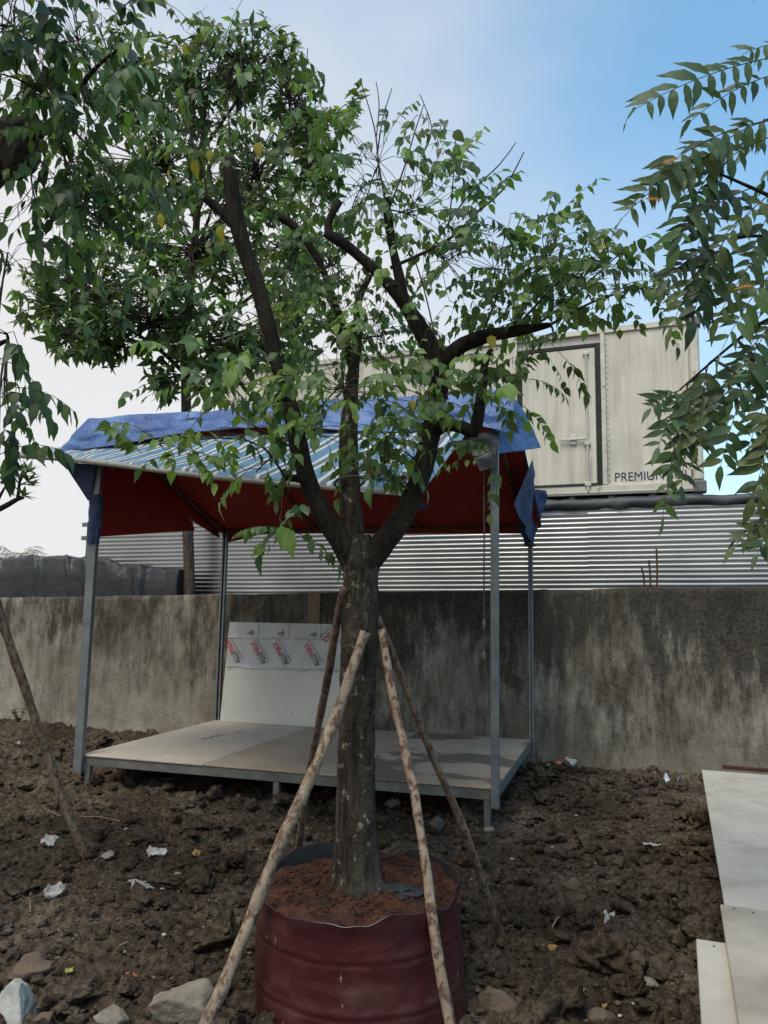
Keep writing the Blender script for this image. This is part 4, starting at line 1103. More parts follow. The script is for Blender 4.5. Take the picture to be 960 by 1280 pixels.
    def finish(s, nparts=300, twig_mat='twig'):
        if s.tw.V: 
            o = obj('twigs', s.tw.V, s.tw.F, MT[twig_mat], s.root); tag(o, kind='stuff')
        # the leaves that show largest become parts of their own
        sc = []
        for k, (M, sh, m_) in enumerate(s.leaves):
            Pw = M[:3, 3]+s.base+M[:3, 1]*0.5; d = vw(Pw)
            x, y = topx(Pw) if d > 0.2 else (-99, -99)
            vis = -10 < x < 970 and -10 < y < 1290 and d > 0.2
            sc.append((-(np.linalg.norm(M[:3, 1])/d) if vis else 0.0, k))
        sc.sort(); chosen = set(k for v, k in sc[:nparts] if v < 0)
        cache = {}
        Vs, Fs, Mi, off = [], [], [], 0
        used = sorted(set(m_ for _, _, m_ in s.leaves)); slot = {m_: i_ for i_, m_ in enumerate(used)}
        for k, (M, sh, m_) in enumerate(s.leaves):
            T, F = s.shapes[sh]
            if k in chosen:
                if (sh, m_) not in cache: cache[(sh, m_)] = mesh_np('leaf', T, F, (LM[m_],), True)
                o = link('leaf', cache[(sh, m_)], s.root); o.matrix_local = Matrix(M.tolist())
            else:
                Vs.append(T@M[:3, :3].T+M[:3, 3]); Fs.append(F+off); Mi.append(np.full(len(F), slot[m_])); off += len(T)
        if Vs:
            o = obj('crown', np.concatenate(Vs), np.concatenate(Fs), [LM[m_] for m_ in used], s.root, smooth=True, mi=np.concatenate(Mi))
            tag(o, kind='stuff')

# ---------------------------------------------------------------- the propped tree in the bag
YT = 3.42
tbase = at(445, 1150, YT); tbase = np.array([tbase[0], tbase[1], PZ-0.1])
oval = [leaf_template(0.60, 0.2, 0.28), leaf_template(0.66, 0.1, 0.4, wav=0.02), leaf_template(0.54, 0.35, 0.15, wav=0.03), leaf_template(0.62, 0.2, 0.05, wav=0.04), leaf_template(0.50, 0.15, 0.6, wav=0.03), leaf_template(0.58, -0.15, 0.2, wav=0.03)]
tree = Tree('propped_tree', tbase, 'lopped leafy tree standing in the maroon planter bag', 'tree', oval)
# main stem with real bark relief
Pw = np.array([at(*p) for p in [(445, 1160, YT), (445, 1110, YT), (445, 1080, YT), (445, 1000, YT), (446, 900, YT), (448, 800, YT), (451, 735, YT), (452, 700, YT), (451, 672, YT+0.02)]])
R = np.array([40, 32, 27.5, 24.5, 22.8, 22.0, 22.5, 23, 15])*np.array([vw(p) for p in Pw])/FPX
Pr, Rr = resample(Pw, R, 0.009)
V, F = tube_vf(Pr, Rr, 64, True)
V = np.array(V); n_ = 64
cen = np.repeat(Pr, n_, 0); rad = V-cen; ang = np.tile(np.arange(n_)*2*math.pi/n_, len(Pr)); zz = V[:, 2]
cell = np.abs(vnoise(np.cos(ang)*5.2+0.5*vnoise(zz*9, ang, 0, 205), np.sin(ang)*5.2, zz*3.2, 201))
hor = np.abs(vnoise(np.cos(ang)*1.6, np.sin(ang)*1.6, zz*26, 203))
rel = 0.05*fbm(np.cos(ang)*1.2, np.sin(ang)*1.2, zz*2.5, 3, 207)-0.10*np.exp(-(cell/0.14)**2)-0.08*np.exp(-(hor/0.14)**2)*(0.5+0.5*vnoise(np.cos(ang)*3, np.sin(ang)*3, zz*9, 211))+0.05*vnoise(np.cos(ang)*9, np.sin(ang)*9, zz*34, 209)+0.03*vnoise(np.cos(ang)*16, np.sin(ang)*16, zz*70, 213)
lowk = np.clip((zz-0.75)/0.5, 0.25, 1)
V = cen+rad*(1+rel*lowk)[:, None]
flare = np.clip((0.72-zz)/0.25, 0, 1)
V = V+rad*(0.18*flare*np.maximum(0, np.cos(ang*4+0.7)))[:, None]
o = obj('trunk', V-tbase, F, MT['bark'], tree.root, smooth=True)
tree.pts += list(Pr[-10:]); tree.rad += list(Rr[-10:])
Y = YT
tree.limb([(446, 712, Y), (428, 680, Y-0.01), (402, 640, Y-0.03), (380, 585, Y-0.06), (364, 515, Y-0.10), (346, 450, Y-0.13), (326, 372, Y-0.16), (306, 312, Y-0.18), (294, 268, Y-0.19), (289, 235, Y-0.19), (286, 200, Y-0.19)],
          [19, 18, 16, 14.5, 13.5, 12.5, 12, 12.5, 13, 11.5, 10.5], n=18, step=0.02, mat='limb2', seed=3)
tree.limb([(296, 285, Y-0.18), (278, 266, Y-0.18), (256, 247, Y-0.19)], [8, 7.5, 6.5], seed=4)
tree.limb([(446, 715, Y+0.03), (440, 660, Y+0.07), (437, 600, Y+0.09), (436, 540, Y+0.1), (440, 480, Y+0.12), (447, 420, Y+0.16), (449, 375, Y+0.2), (462, 345, Y+0.24)], [20, 18, 16.5, 14.5, 10.5, 7.5, 6, 5], n=18, step=0.02, mat='bark', seed=5)
tree.limb([(442, 470, Y+0.12), (425, 400, Y+0.2), (400, 330, Y+0.28), (370, 285, Y+0.33), (350, 271, Y+0.34)], [6, 6, 6, 6.5, 7.5], seed=6)
tree.limb([(452, 712, Y-0.01), (476, 682, Y-0.03), (505, 642, Y-0.05), (526, 595, Y-0.07), (538, 545, Y-0.08), (547, 495, Y-0.09), (552, 458, Y-0.1)], [20, 19, 17, 15.5, 15, 15, 17], n=18, step=0.02, mat='limb2', seed=7)
tree.limb([(552, 462, Y-0.1), (540, 436, Y-0.1), (520, 402, Y-0.11), (495, 365, Y-0.13), (460, 330, Y-0.14), (430, 305, Y-0.15), (407, 291, Y-0.15)], [16, 15, 13, 10.5, 8.5, 8, 7.5], n=14, seed=8)
tree.limb([(412, 296, Y-0.15), (410, 280, Y-0.15), (418, 262, Y-0.15), (424, 252, Y-0.15)], [6.5, 6.5, 6, 6], seed=9)
tree.limb([(507, 384, Y-0.12), (500, 350, Y-0.11), (492, 315, Y-0.10), (486, 280, Y-0.10), (482, 250, Y-0.1)], [9, 8, 7, 6.5, 6.5], seed=10)
tree.limb([(552, 458, Y-0.1), (572, 435, Y-0.12), (605, 421, Y-0.16), (645, 414, Y-0.2), (688, 406, Y-0.25)], [14, 12.5, 11, 9, 4], n=14, seed=11)
tree.limb([(538, 548, Y-0.08), (556, 532, Y-0.12), (578, 534, Y-0.16), (592, 540, Y-0.19), (598, 520, Y-0.2), (602, 490, Y-0.21), (606, 455, Y-0.22), (612, 440, Y-0.22)], [9, 9, 9.5, 11, 9.5, 8, 6, 4], n=12, seed=12)
tree.limb([(383, 600, Y-0.06), (370, 598, Y-0.10), (357, 596, Y-0.13)], [7, 6.5, 5], seed=13)
def tw(pts, r0, r1):
    Pw = np.array([at(*p) for p in pts]); Pq, Rq = resample(Pw, np.linspace(r0, r1, len(pts)), 0.05)
    tree.tw.tube(Pq-tree.base, Rq, 5, False); tree.pts += list(Pq); tree.rad += list(Rq)
# bare and leafy shoots
for pts, r0, r1 in [
    ([(488, 335, Y-0.1), (560, 300, Y-0.2), (600, 262, Y-0.25), (630, 236, Y-0.28), (655, 190, Y-0.3)], 0.009, 0.0025),
    ([(610, 250, Y-0.26), (634, 222, Y-0.27), (650, 215, Y-0.28)], 0.004, 0.002),
    ([(540, 310, Y-0.18), (585, 245, Y-0.2), (625, 205, Y-0.22), (645, 178, Y-0.22)], 0.005, 0.002),
    ([(560, 290, Y-0.2), (566, 230, Y-0.2), (570, 165, Y-0.2)], 0.004, 0.002),
    ([(530, 190, Y), (540, 160, Y), (525, 118, Y)], 0.004, 0.002),
    ([(484, 262, Y-0.1), (474, 210, Y-0.1), (468, 160, Y-0.1), (450, 98, Y-0.1)], 0.006, 0.002),
    ([(472, 190, Y-0.1), (478, 150, Y-0.1), (490, 110, Y-0.1)], 0.004, 0.002), ([(470, 175, Y-0.1), (474, 130, Y-0.1), (470, 102, Y-0.1)], 0.003, 0.002),
    ([(486, 262, Y-0.1), (505, 210, Y-0.1), (520, 160, Y-0.1), (530, 130, Y-0.1)], 0.005, 0.002),
    ([(260, 250, Y-0.19), (250, 200, Y-0.22), (225, 140, Y-0.25), (205, 95, Y-0.27)], 0.006, 0.002),
    ([(275, 262, Y-0.19), (255, 190, Y-0.2), (235, 120, Y-0.21)], 0.005, 0.002),
    ([(288, 205, Y-0.19), (285, 130, Y-0.2), (280, 60, Y-0.2)], 0.005, 0.002),
    ([(296, 240, Y-0.19), (308, 170, Y-0.2), (302, 100, Y-0.2), (300, 40, Y-0.2)], 0.006, 0.002),
    ([(298, 250, Y-0.19), (320, 190, Y-0.2), (330, 110, Y-0.2), (335, 45, Y-0.2)], 0.006, 0.002),
    ([(300, 262, Y-0.19), (345, 200, Y-0.2), (375, 130, Y-0.2), (385, 60, Y-0.2)], 0.005, 0.002),
    ([(640, 415, Y-0.2), (690, 360, Y-0.25), (720, 330, Y-0.3), (735, 290, Y-0.3)], 0.006, 0.002),
    ([(688, 406, Y-0.25), (740, 378, Y-0.3), (790, 362, Y-0.35), (815, 358, Y-0.35)], 0.007, 0.002),
    ([(660, 412, Y-0.2), (700, 385, Y-0.3), (760, 330, Y-0.35), (790, 305, Y-0.35)], 0.006, 0.002),
    ([(600, 424, Y-0.16), (625, 360, Y-0.2), (640, 300, Y-0.22), (655, 265, Y-0.22)], 0.006, 0.002),
    ([(560, 500, Y-0.1), (520, 330, Y-0.3), (470, 290, Y-0.35)], 0.004, 0.002),
    ([(356, 596, Y-0.13), (330, 560, Y-0.2), (290, 548, Y-0.26), (235, 550, Y-0.3), (190, 552, Y-0.32)], 0.006, 0.002),
    ([(366, 560, Y-0.1), (340, 545, Y-0.15), (300, 520, Y-0.2), (275, 485, Y-0.22)], 0.006, 0.002),
    ([(358, 600, Y-0.13), (352, 620, Y-0.2), (352, 640, Y-0.22)], 0.003, 0.0015),
    ([(380, 560, Y-0.1), (400, 510, Y-0.2), (430, 480, Y-0.25), (450, 470, Y-0.3)], 0.006, 0.002),
    ([(545, 495, Y-0.1), (575, 570, Y-0.2), (615, 562, Y-0.25)], 0.004, 0.002)]: tw(pts, r0, r1)
mains = [(0, 2.2), (1, 5), (2, 2.2), (3, 0.22), (6, 1.8)]
def mk_main(Pt, D):
    d = np.array([D[0]*0.9, D[1]*0.6, 0.05+0.25*prng.random()])+np.array([prng.gauss(0, 0.35) for _ in range(3)])
    tree.compound(Pt, d, 0.16+0.13*prng.random(), prng.choice([4, 5, 5, 6, 7]), 0.041+0.022*prng.random(), mains, droop=0.55+0.5*prng.random(), sag=0.9)
def mk_fresh(Pt, D):
    d = np.array([D[0]*0.9, D[1]*0.6, 0.1])+np.array([prng.gauss(0, 0.35) for _ in range(3)])
    tree.compound(Pt, d, 0.16+0.10*prng.random(), prng.choice([3, 4, 5]), 0.052+0.024*prng.random(), [(2, 3), (1, 4), (0, 1), (3, 0.2)], droop=0.8, sag=0.9)
def mk_sparse(Pt, D):
    d = np.array([D[0]*0.9, D[1]*0.6, 0.1])+np.array([prng.gauss(0, 0.4) for _ in range(3)])
    tree.compound(Pt, d, 0.12+0.10*prng.random(), prng.choice([2, 3, 4]), 0.046+0.024*prng.random(), [(1, 3), (6, 3), (2, 1), (3, 0.35)], droop=0.9, sag=0.8)
for b in [(290, 110, 110, 80, Y-0.2, 0.35, 24, mk_sparse), (240, 170, 60, 80, Y-0.2, 0.3, 8, mk_sparse), (370, 130, 50, 80, Y-0.2, 0.3, 10, mk_sparse),
          (235, 330, 60, 80, Y+0.2, 0.25, 6, mk_sparse), (330, 250, 90, 60, Y, 0.4, 9, mk_sparse),
          (420, 330, 85, 85, Y+0.30, 0.35, 34, mk_main), (420, 410, 75, 65, Y+0.25, 0.3, 30, mk_main), (480, 420, 60, 70, Y+0.1, 0.4, 20, mk_main),
          (430, 490, 90, 55, Y-0.25, 0.3, 24, mk_fresh), (400, 545, 70, 35, Y-0.25, 0.25, 8, mk_fresh), (300, 480, 70, 45, Y-0.2, 0.3, 13, mk_fresh), (245, 470, 45, 50, Y-0.2, 0.25, 6, mk_fresh),
          (200, 555, 45, 22, Y-0.3, 0.15, 6, mk_fresh), (265, 540, 40, 25, Y-0.25, 0.15, 4, mk_fresh), (350, 650, 18, 20, Y-0.25, 0.08, 3, mk_fresh), (320, 590, 22, 20, Y-0.2, 0.1, 3, mk_fresh),
          (470, 215, 50, 55, Y, 0.4, 14, mk_main), (440, 260, 60, 60, Y+0.1, 0.4, 14, mk_main), (520, 270, 60, 60, Y-0.1, 0.45, 16, mk_main), (560, 330, 75, 55, Y-0.15, 0.45, 20, mk_main),
          (615, 335, 60, 50, Y-0.2, 0.4, 15, mk_main), (680, 315, 50, 38, Y-0.25, 0.35, 18, mk_main), (730, 335, 60, 45, Y-0.3, 0.3, 20, mk_main), (770, 360, 45, 35, Y-0.35, 0.25, 12, mk_main),
          (700, 375, 70, 35, Y-0.3, 0.3, 10, mk_main), (640, 400, 50, 35, Y-0.25, 0.3, 10, mk_main), (520, 500, 50, 45, Y-0.2, 0.3, 14, mk_main), (600, 500, 40, 45, Y-0.25, 0.2, 8, mk_fresh),
          (630, 470, 40, 40, Y-0.3, 0.2, 7, mk_main), (618, 570, 14, 16, Y-0.25, 0.06, 3, mk_main), (500, 560, 40, 40, Y-0.2, 0.2, 7, mk_main), (690, 430, 25, 20, Y-0.3, 0.1, 3, mk_main),
          (575, 190, 18, 22, Y-0.2, 0.06, 3, mk_sparse), (532, 150, 14, 18, Y-0.05, 0.06, 2, mk_sparse), (470, 565, 30, 50, Y-0.2, 0.12, 5, mk_fresh)]:
    tree.blob(*b[:6], int(b[6]*(1.25 if b[7] is mk_main else 1.2)+0.5), b[7], r0=0.0055)
# big yellowing leaves that stand out
for px, py, m_, sz_ in [(242, 208, 3, 0.075), (262, 196, 3, 0.06), (322, 186, 3, 0.07), (200, 275, 3, 0.06), (274, 290, 3, 0.07), (515, 508, 3, 0.05), (444, 524, 3, 0.05), (613, 427, 3, 0.065), (360, 668, 2, 0.13), (352, 665, 2, 0.10)]:
    tree.leaf(at(px, py-8, Y-0.35), (0.15, -0.1, -1), sz_, m_, up=(0.2, -1, 0.3))
tree.finish(300)

# ---------------------------------------------------------------- poles propping the trees
def pole(pts, r0, r1, mat, label, seed, ground=True):
    Pw, Rr = resample(np.array(pts), np.linspace(r0, r1, len(pts)), 0.05)
    d = Pw[-1]-Pw[0]; a_ = np.cross(d/np.linalg.norm(d), [0.2, 0.9, 0.1])
    u = np.linspace(0, 1, len(Pw))
    Pw = Pw+np.outer(0.012*np.sin(u*5+seed)+0.006*np.sin(u*13+seed*2), a_)
    V, F = tube_vf(Pw-Pw[0], Rr, 12, True, 0.16, seed, 16)
    o = obj('support_pole', V, F, MT[mat], smooth=True); o.location = tuple(Pw[0])
    for k in range(7):
        i_ = prng.randrange(3, len(Pw)-3); lv, lf = ICO1
        an = prng.random()*6.28
        obj('knot', lv*Rr[i_]*0.32+(Pw[i_]-Pw[0])+np.array([math.cos(an), math.sin(an), 0.1])*Rr[i_]*0.9, lf, MT[mat], o, smooth=True)
    tag(o, label, 'pole', 'poles propping the trees'); return o
def gpt(px, py, sink=0.06):
    p = onz(px, py, 0.0); p[2] = float(gh(p[0], p[1]))-sink; return p
pole([gpt(252, 1302, 0.04), at(457, 790, YT-0.115)], 0.026, 0.022, 'pole_pale', 'pale peeled pole leaning across the left of the maroon bag', 1)
pole([gpt(574, 1330, 0.04), at(477, 787, YT-0.10)], 0.022, 0.016, 'pole_spot', 'spotted pole crossing in front of the right of the maroon bag', 2)
pole([gpt(631, 1180), at(474, 770, YT+0.03)], 0.021, 0.015, 'pole_brown', 'brown pole behind the bag leaning in from the right', 3)
pole([gpt(358, 1110), at(432, 736, YT-0.05)], 0.021, 0.018, 'pole_brown', 'dark brown pole rising behind the left rim of the bag', 4)
pole([gpt(108, 1075), at(-3, 755, 4.95), at(-22, 700, 4.85)], 0.029, 0.025, 'pole_brown', 'brown pole rising out of frame at the left edge', 5)
# cord tied round the tree where pipe and poles meet
def ring(name, P, r, tilt, label, rr=0.006):
    mb = MB(); mb.tube([(r*math.cos(q), r*math.sin(q), tilt*r*math.cos(q+1)) for q in np.linspace(0, 2*math.pi, 25)], rr, 5, False)
    o = mb.build(name, MT['rope']); o.location = tuple(P); tag(o, label, 'cord'); return o
ring('cord', at(437, 603, YT+0.09), 0.070, 0.25, 'cord tied round the middle stem below the awning pipe')

# ---------------------------------------------------------------- tall tree behind the wall
ft_ = onw(236, 740, 3.12); YB = float(ft_[1])
lanc = [leaf_template(0.40, 0.2, 0.2, 3), leaf_template(0.34, 0.2, 0.4, 3), leaf_template(0.44, 0.15, 0.05, 3), leaf_template(0.38, 0.3, 0.3, 3)]
bt = Tree('tall_tree', (ft_[0], ft_[1], 0.0), 'tall dense evergreen tree growing behind the wall at left', 'tree', lanc)
pz0 = topx((ft_[0], ft_[1], 0.0))
bt.limb([(pz0[0], pz0[1], YB), (236, 740, YB), (235, 670, YB), (234, 600, YB), (233, 520, YB), (232, 450, YB), (236, 380, YB), (244, 300, YB), (250, 220, YB), (255, 150, YB), (262, 90, YB)],
        [10.5, 9, 8.5, 8.2, 8, 7.5, 6.5, 5.5, 4.5, 3.2, 2], name='trunk', mat='bark_far', n=14, step=0.15, jit=0.08, seed=21, freq=4)
for k, (pts, rp) in enumerate([([(234, 470, YB), (190, 430, YB-0.6), (130, 400, YB-1.0), (80, 420, YB-1.2)], [4, 3, 2, 1]), ([(235, 430, YB), (290, 390, YB-0.5), (340, 350, YB-0.8), (380, 330, YB-0.9)], [4, 3, 2, 1]),
                  ([(237, 370, YB), (180, 310, YB+0.2), (120, 270, YB), (80, 250, YB)], [4, 3, 2, 1]), ([(242, 310, YB), (310, 240, YB), (370, 180, YB), (400, 140, YB)], [4, 3, 2, 1]),
                  ([(246, 260, YB), (190, 180, YB), (150, 110, YB), (130, 50, YB)], [3.5, 2.5, 2, 1]), ([(252, 190, YB), (300, 120, YB), (340, 60, YB)], [3, 2, 1]),
                  ([(234, 480, YB), (270, 445, YB-0.8), (300, 440, YB-1.2)], [3, 2, 1])]):
    bt.limb(pts, rp, mat='limb', n=8, step=0.2, seed=30+k, freq=4)
bmats = [(4, 1), (0, 4), (1, 4.5), (6, 2.4), (2, 0.9)]
def mk_back(Pt, D):
    d = D*0.8+np.array([0, -0.15, 0.35])+np.array([prng.gauss(0, 0.3) for _ in range(3)])
    bt.whorl(Pt, d, prng.randrange(6, 10), 0.15+0.09*prng.random(), bmats, 0.5, 0.22)
for b in [(300, 75, 90, 55, YB, 0.9, 58), (360, 120, 60, 60, YB, 0.8, 42), (235, 120, 75, 75, YB, 0.9, 50), (160, 90, 65, 70, YB, 0.9, 34), (200, 210, 110, 70, YB, 1.2, 64), (320, 210, 95, 70, YB, 1.1, 60),
          (395, 190, 45, 70, YB-0.2, 0.8, 30), (130, 250, 80, 70, YB, 1.0, 44), (250, 310, 120, 70, YB-0.3, 1.3, 80), (370, 300, 70, 80, YB-0.4, 1.0, 44), (120, 350, 85, 60, YB-0.6, 1.0, 56), (200, 400, 110, 50, YB-0.8, 1.0, 66),
          (110, 420, 65, 35, YB-1.1, 0.7, 34), (290, 420, 90, 50, YB-0.8, 0.9, 46), (370, 400, 60, 60, YB-0.7, 0.8, 28), (205, 475, 22, 28, YB-0.8, 0.4, 9), (270, 470, 40, 25, YB-0.9, 0.5, 12), (60, 380, 45, 45, YB-0.8, 0.7, 20), (435, 140, 25, 35, YB-0.2, 0.5, 6)]:
    bt.blob(*b[:6], int(b[6]*1.35), mk_back, r0=0.03, fill=0.2)
bt.finish(300)

# ---------------------------------------------------------------- near tree at the left edge
nx = at(-72, 640, 4.75); nbase = (nx[0], nx[1], 0.0)
wide = [leaf_template(0.48, 0.2, 0.2), leaf_template(0.52, 0.3, 0.1), leaf_template(0.44, 0.15, 0.3, wav=0.02)]
nt = Tree('leaning_leafy_tree', nbase, 'dark broad leaved tree hanging in at the upper left corner', 'tree', wide)
zb = topx((nx[0], nx[1], 0.0))
nt.limb([(zb[0], zb[1], 4.75), (-74, 760, 4.75), (-72, 600, 4.72), (-72, 450, 4.65), (-60, 330, 4.55), (-35, 245, 4.4), (5, 205, 4.25), (34, 178, 4.15)], radii=[0.14, 0.12, 0.11, 0.105, 0.10, 0.09, 0.085, 0.08], name='trunk', mat='bark', n=16, step=0.05, seed=41)
nt.limb([(-66, 400, 4.6), (-50, 200, 4.2), (-30, 60, 3.9), (0, -40, 3.8), (60, -100, 3.7)], radii=[0.09, 0.07, 0.05, 0.035, 0.015], mat='limb', seed=42)
nt.limb([(-70, 560, 4.7), (-40, 480, 4.3), (-15, 440, 4.0), (10, 425, 3.8)], radii=[0.05, 0.035, 0.02, 0.008], mat='limb', seed=43)
nt.limb([(34, 178, 4.15), (70, 150, 4.0), (115, 90, 3.9), (150, 60, 3.8)], radii=[0.03, 0.02, 0.012, 0.006], mat='limb', seed=44)
# cloth bound round the lopped end
we = at(22, 186, 4.2)
lv, lf = lump(ICO3, 63, 0.35, 1.6, (0.19, 0.16, 0.18)); obj('bound_cloth', lv+(we-nt.base), lf, MT['burlap'], nt.root, smooth=True)
nmats = [(4, 2.5), (0, 4.5), (1, 3.2), (2, 0.5)]
def mk_near(Pt, D):
    d = np.array([D[0], D[1]*0.5, 0.15])+np.array([prng.gauss(0, 0.35) for _ in range(3)])
    nt.compound(Pt, d, 0.24+0.16*prng.random(), prng.choice([3, 4, 5]), 0.086+0.040*prng.random(), nmats, droop=0.9+0.6*prng.random(), sag=0.9, rr=0.0025)
for b in [(25, 40, 90, 50, 3.8, 0.5, 36), (95, 45, 60, 50, 3.85, 0.5, 20), (50, 115, 70, 45, 3.9, 0.4, 26), (125, 140, 40, 55, 3.9, 0.4, 16), (100, 215, 60, 50, 4.0, 0.4, 20), (50, 270, 60, 30, 4.0, 0.4, 14), (120, 280, 40, 25, 4.0, 0.3, 8), (145, 235, 28, 30, 4.0, 0.3, 6),
          (10, 315, 30, 30, 3.9, 0.3, 8), (-10, 90, 50, 80, 3.6, 0.4, 12), (5, 415, 28, 22, 3.7, 0.2, 6), (18, 450, 20, 18, 3.7, 0.15, 4), (5, 495, 18, 20, 3.7, 0.12, 4), (12, 525, 14, 12, 3.7, 0.1, 2), (0, 560, 14, 12, 3.7, 0.1, 3)]:
    nt.blob(*b, mk_near, r0=0.008)
nt.finish(300)

# ---------------------------------------------------------------- near tree at the right edge: long feathered leaves
rx_ = at(1330, 640, 2.75); rbase = (rx_[0], rx_[1], 0.0)
longl = [leaf_template(0.31, 0.2, 0.22, 6, 0.016, 0.82), leaf_template(0.27, 0.3, 0.12, 6, 0.026, 0.8), leaf_template(0.34, 0.12, 0.35, 6, 0.02, 0.86)]
rt = Tree('feathery_tree', rbase, 'tree with long feathered leaves hanging in at the right edge', 'tree', longl)
zb = topx((rx_[0], rx_[1], 0.0))
rt.limb([(zb[0], zb[1], 2.75), (1330, 800, 2.75), (1328, 640, 2.75), (1310, 450, 2.75), (1270, 300, 2.72), (1220, 150, 2.7), (1170, 20, 2.65), (1140, -80, 2.6)], radii=[0.10, 0.085, 0.08, 0.07, 0.06, 0.045, 0.03, 0.015], name='trunk', mat='bark', n=16, step=0.05, seed=51)
for k, (pts, rr_) in enumerate([([(1255, 260, 2.7), (1150, 130, 2.65), (1050, 80, 2.6), (962, 72, 2.55)], [0.03, 0.02, 0.012, 0.004]), ([(1255, 260, 2.7), (1130, 190, 2.65), (1030, 158, 2.6), (960, 150, 2.55)], [0.03, 0.022, 0.012, 0.005]),
                  ([(1300, 420, 2.74), (1150, 330, 2.65), (1040, 285, 2.6), (960, 244, 2.5), (885, 211, 2.5)], [0.03, 0.022, 0.012, 0.007, 0.003]), ([(1110, 310, 2.62), (1010, 300, 2.6), (945, 295, 2.55), (897, 300, 2.5)], [0.014, 0.01, 0.006, 0.003]),
                  ([(1315, 500, 2.75), (1150, 410, 2.65), (1030, 385, 2.6), (960, 400, 2.55), (922, 425, 2.55), (850, 487, 2.55)], [0.03, 0.02, 0.012, 0.008, 0.005, 0.003]), ([(1326, 640, 2.75), (1200, 620, 2.65), (1080, 620, 2.6), (985, 635, 2.55)], [0.02, 0.015, 0.01, 0.004])]):
    rt.limb(pts, radii=rr_, mat='limb', n=8, step=0.05, seed=60+k)
rmats = [(4, 4), (0, 2.5), (1, 1.0), (6, 3.5)]
def rl(x0, y0, x1, y1, Y0=2.5, Y1=2.4, n=8, sz=0.105, droop=0.22, sag=0.5):
    P0, P1 = at(x0, y0, Y0), at(x1, y1, Y1); D = P1-P0; L_ = np.linalg.norm(D); D = D/L_+np.array([0, 0, sag*0.45])
    st_, sr = rt.nearest(P0)
    if np.linalg.norm(st_-P0) > 0.03: rt.twig(st_, P0, 0.004, 0.002, 0.15, 5, 6)
    rt.compound(P0, D, L_*0.98, n, sz*0.88*(0.9+0.2*prng.random()), rmats, droop, sag, 0.9, 0.0022, True, (-0.1, -1.0, 0.2), 0.22)
for a_ in [(965, 72, 790, 134, 2.5, 2.35, 10, 0.115, 0.2, 0.3), (972, 92, 860, 150, 2.55, 2.5, 7), (965, 150, 822, 210, 2.5, 2.4, 9, 0.115), (965, 170, 850, 245, 2.55, 2.5, 8), (900, 188, 775, 272, 2.5, 2.4, 9, 0.115), (935, 160, 862, 215, 2.5, 2.45, 7),
           (975, 55, 930, 65, 2.5, 2.5, 4, 0.09), (915, 195, 800, 240, 2.5, 2.4, 8), (890, 212, 845, 305, 2.5, 2.45, 7), (905, 215, 868, 325, 2.5, 2.45, 7), (940, 235, 850, 290, 2.5, 2.45, 7), (960, 245, 885, 330, 2.5, 2.45, 8), (968, 255, 930, 345, 2.55, 2.5, 7), 
           (897, 300, 838, 412, 2.5, 2.45, 8), (892, 303, 866, 402, 2.5, 2.45, 8), (885, 310, 832, 350, 2.5, 2.45, 6), (905, 298, 885, 385, 2.5, 2.5, 7), (965, 300, 895, 400, 2.55, 2.5, 8), (975, 330, 900, 440, 2.55, 2.5, 9), (975, 390, 915, 500, 2.55, 2.5, 9), (960, 410, 890, 520, 2.55, 2.5, 9),
           (945, 450, 900, 585, 2.5, 2.45, 9), (975, 470, 935, 560, 2.55, 2.5, 8), (965, 500, 950, 622, 2.5, 2.45, 8), (980, 520, 940, 625, 2.5, 2.45, 7),
           (858, 487, 822, 560, 2.55, 2.5, 7, 0.075), (862, 485, 838, 590, 2.55, 2.5, 7, 0.08), (858, 490, 828, 650, 2.55, 2.5, 9, 0.085), (875, 470, 850, 550, 2.55, 2.5, 7, 0.08), (885, 456, 870, 560, 2.55, 2.5, 8), (850, 488, 812, 510, 2.55, 2.5, 6, 0.075), (882, 460, 888, 545, 2.55, 2.5, 7), (866, 482, 852, 610, 2.55, 2.5, 8, 0.085), 
           (985, 640, 915, 682, 2.5, 2.45, 5, 0.085), (980, 640, 945, 693, 2.5, 2.45, 5, 0.08), (980, 380, 1010, 520, 2.6, 2.6, 8), (990, 600, 960, 680, 2.5, 2.5, 5, 0.08)]: rl(*a_)
for px, py, dx, dy in [(828, 204, 0.9, 0.5), (806, 249, 1.0, 0.0), (944, 358, -0.9, 0.2)]:
    rt.leaf(at(px, py, 2.40), (dx, -0.1, dy*0.6), 0.070, 5, up=(0, -1, 0.5))
def mk_right(Pt, D):
    d = np.array([D[0]*0.8, D[1]*0.8, 0.1])+np.array([prng.gauss(0, 0.35) for _ in range(3)])
    rt.compound(Pt, d, 0.34+0.14*prng.random(), prng.choice([6, 7, 8]), 0.085+0.02*prng.random(), rmats, 0.35, 0.7, 0.9, 0.0022)
for b in [(1120, 70, 70, 50, 2.6, 0.35, 14), (1130, 190, 60, 45, 2.6, 0.35, 12), (1120, 310, 60, 45, 2.6, 0.35, 12), (1110, 420, 60, 45, 2.6, 0.35, 12), (1130, 600, 70, 45, 2.6, 0.3, 9), (1220, 20, 80, 60, 2.65, 0.4, 14), (1280, 200, 60, 80, 2.7, 0.4, 12), (1160, -80, 80, 60, 2.6, 0.4, 14)]:
    rt.blob(*b, mk_right, r0=0.006)
rt.finish(300)

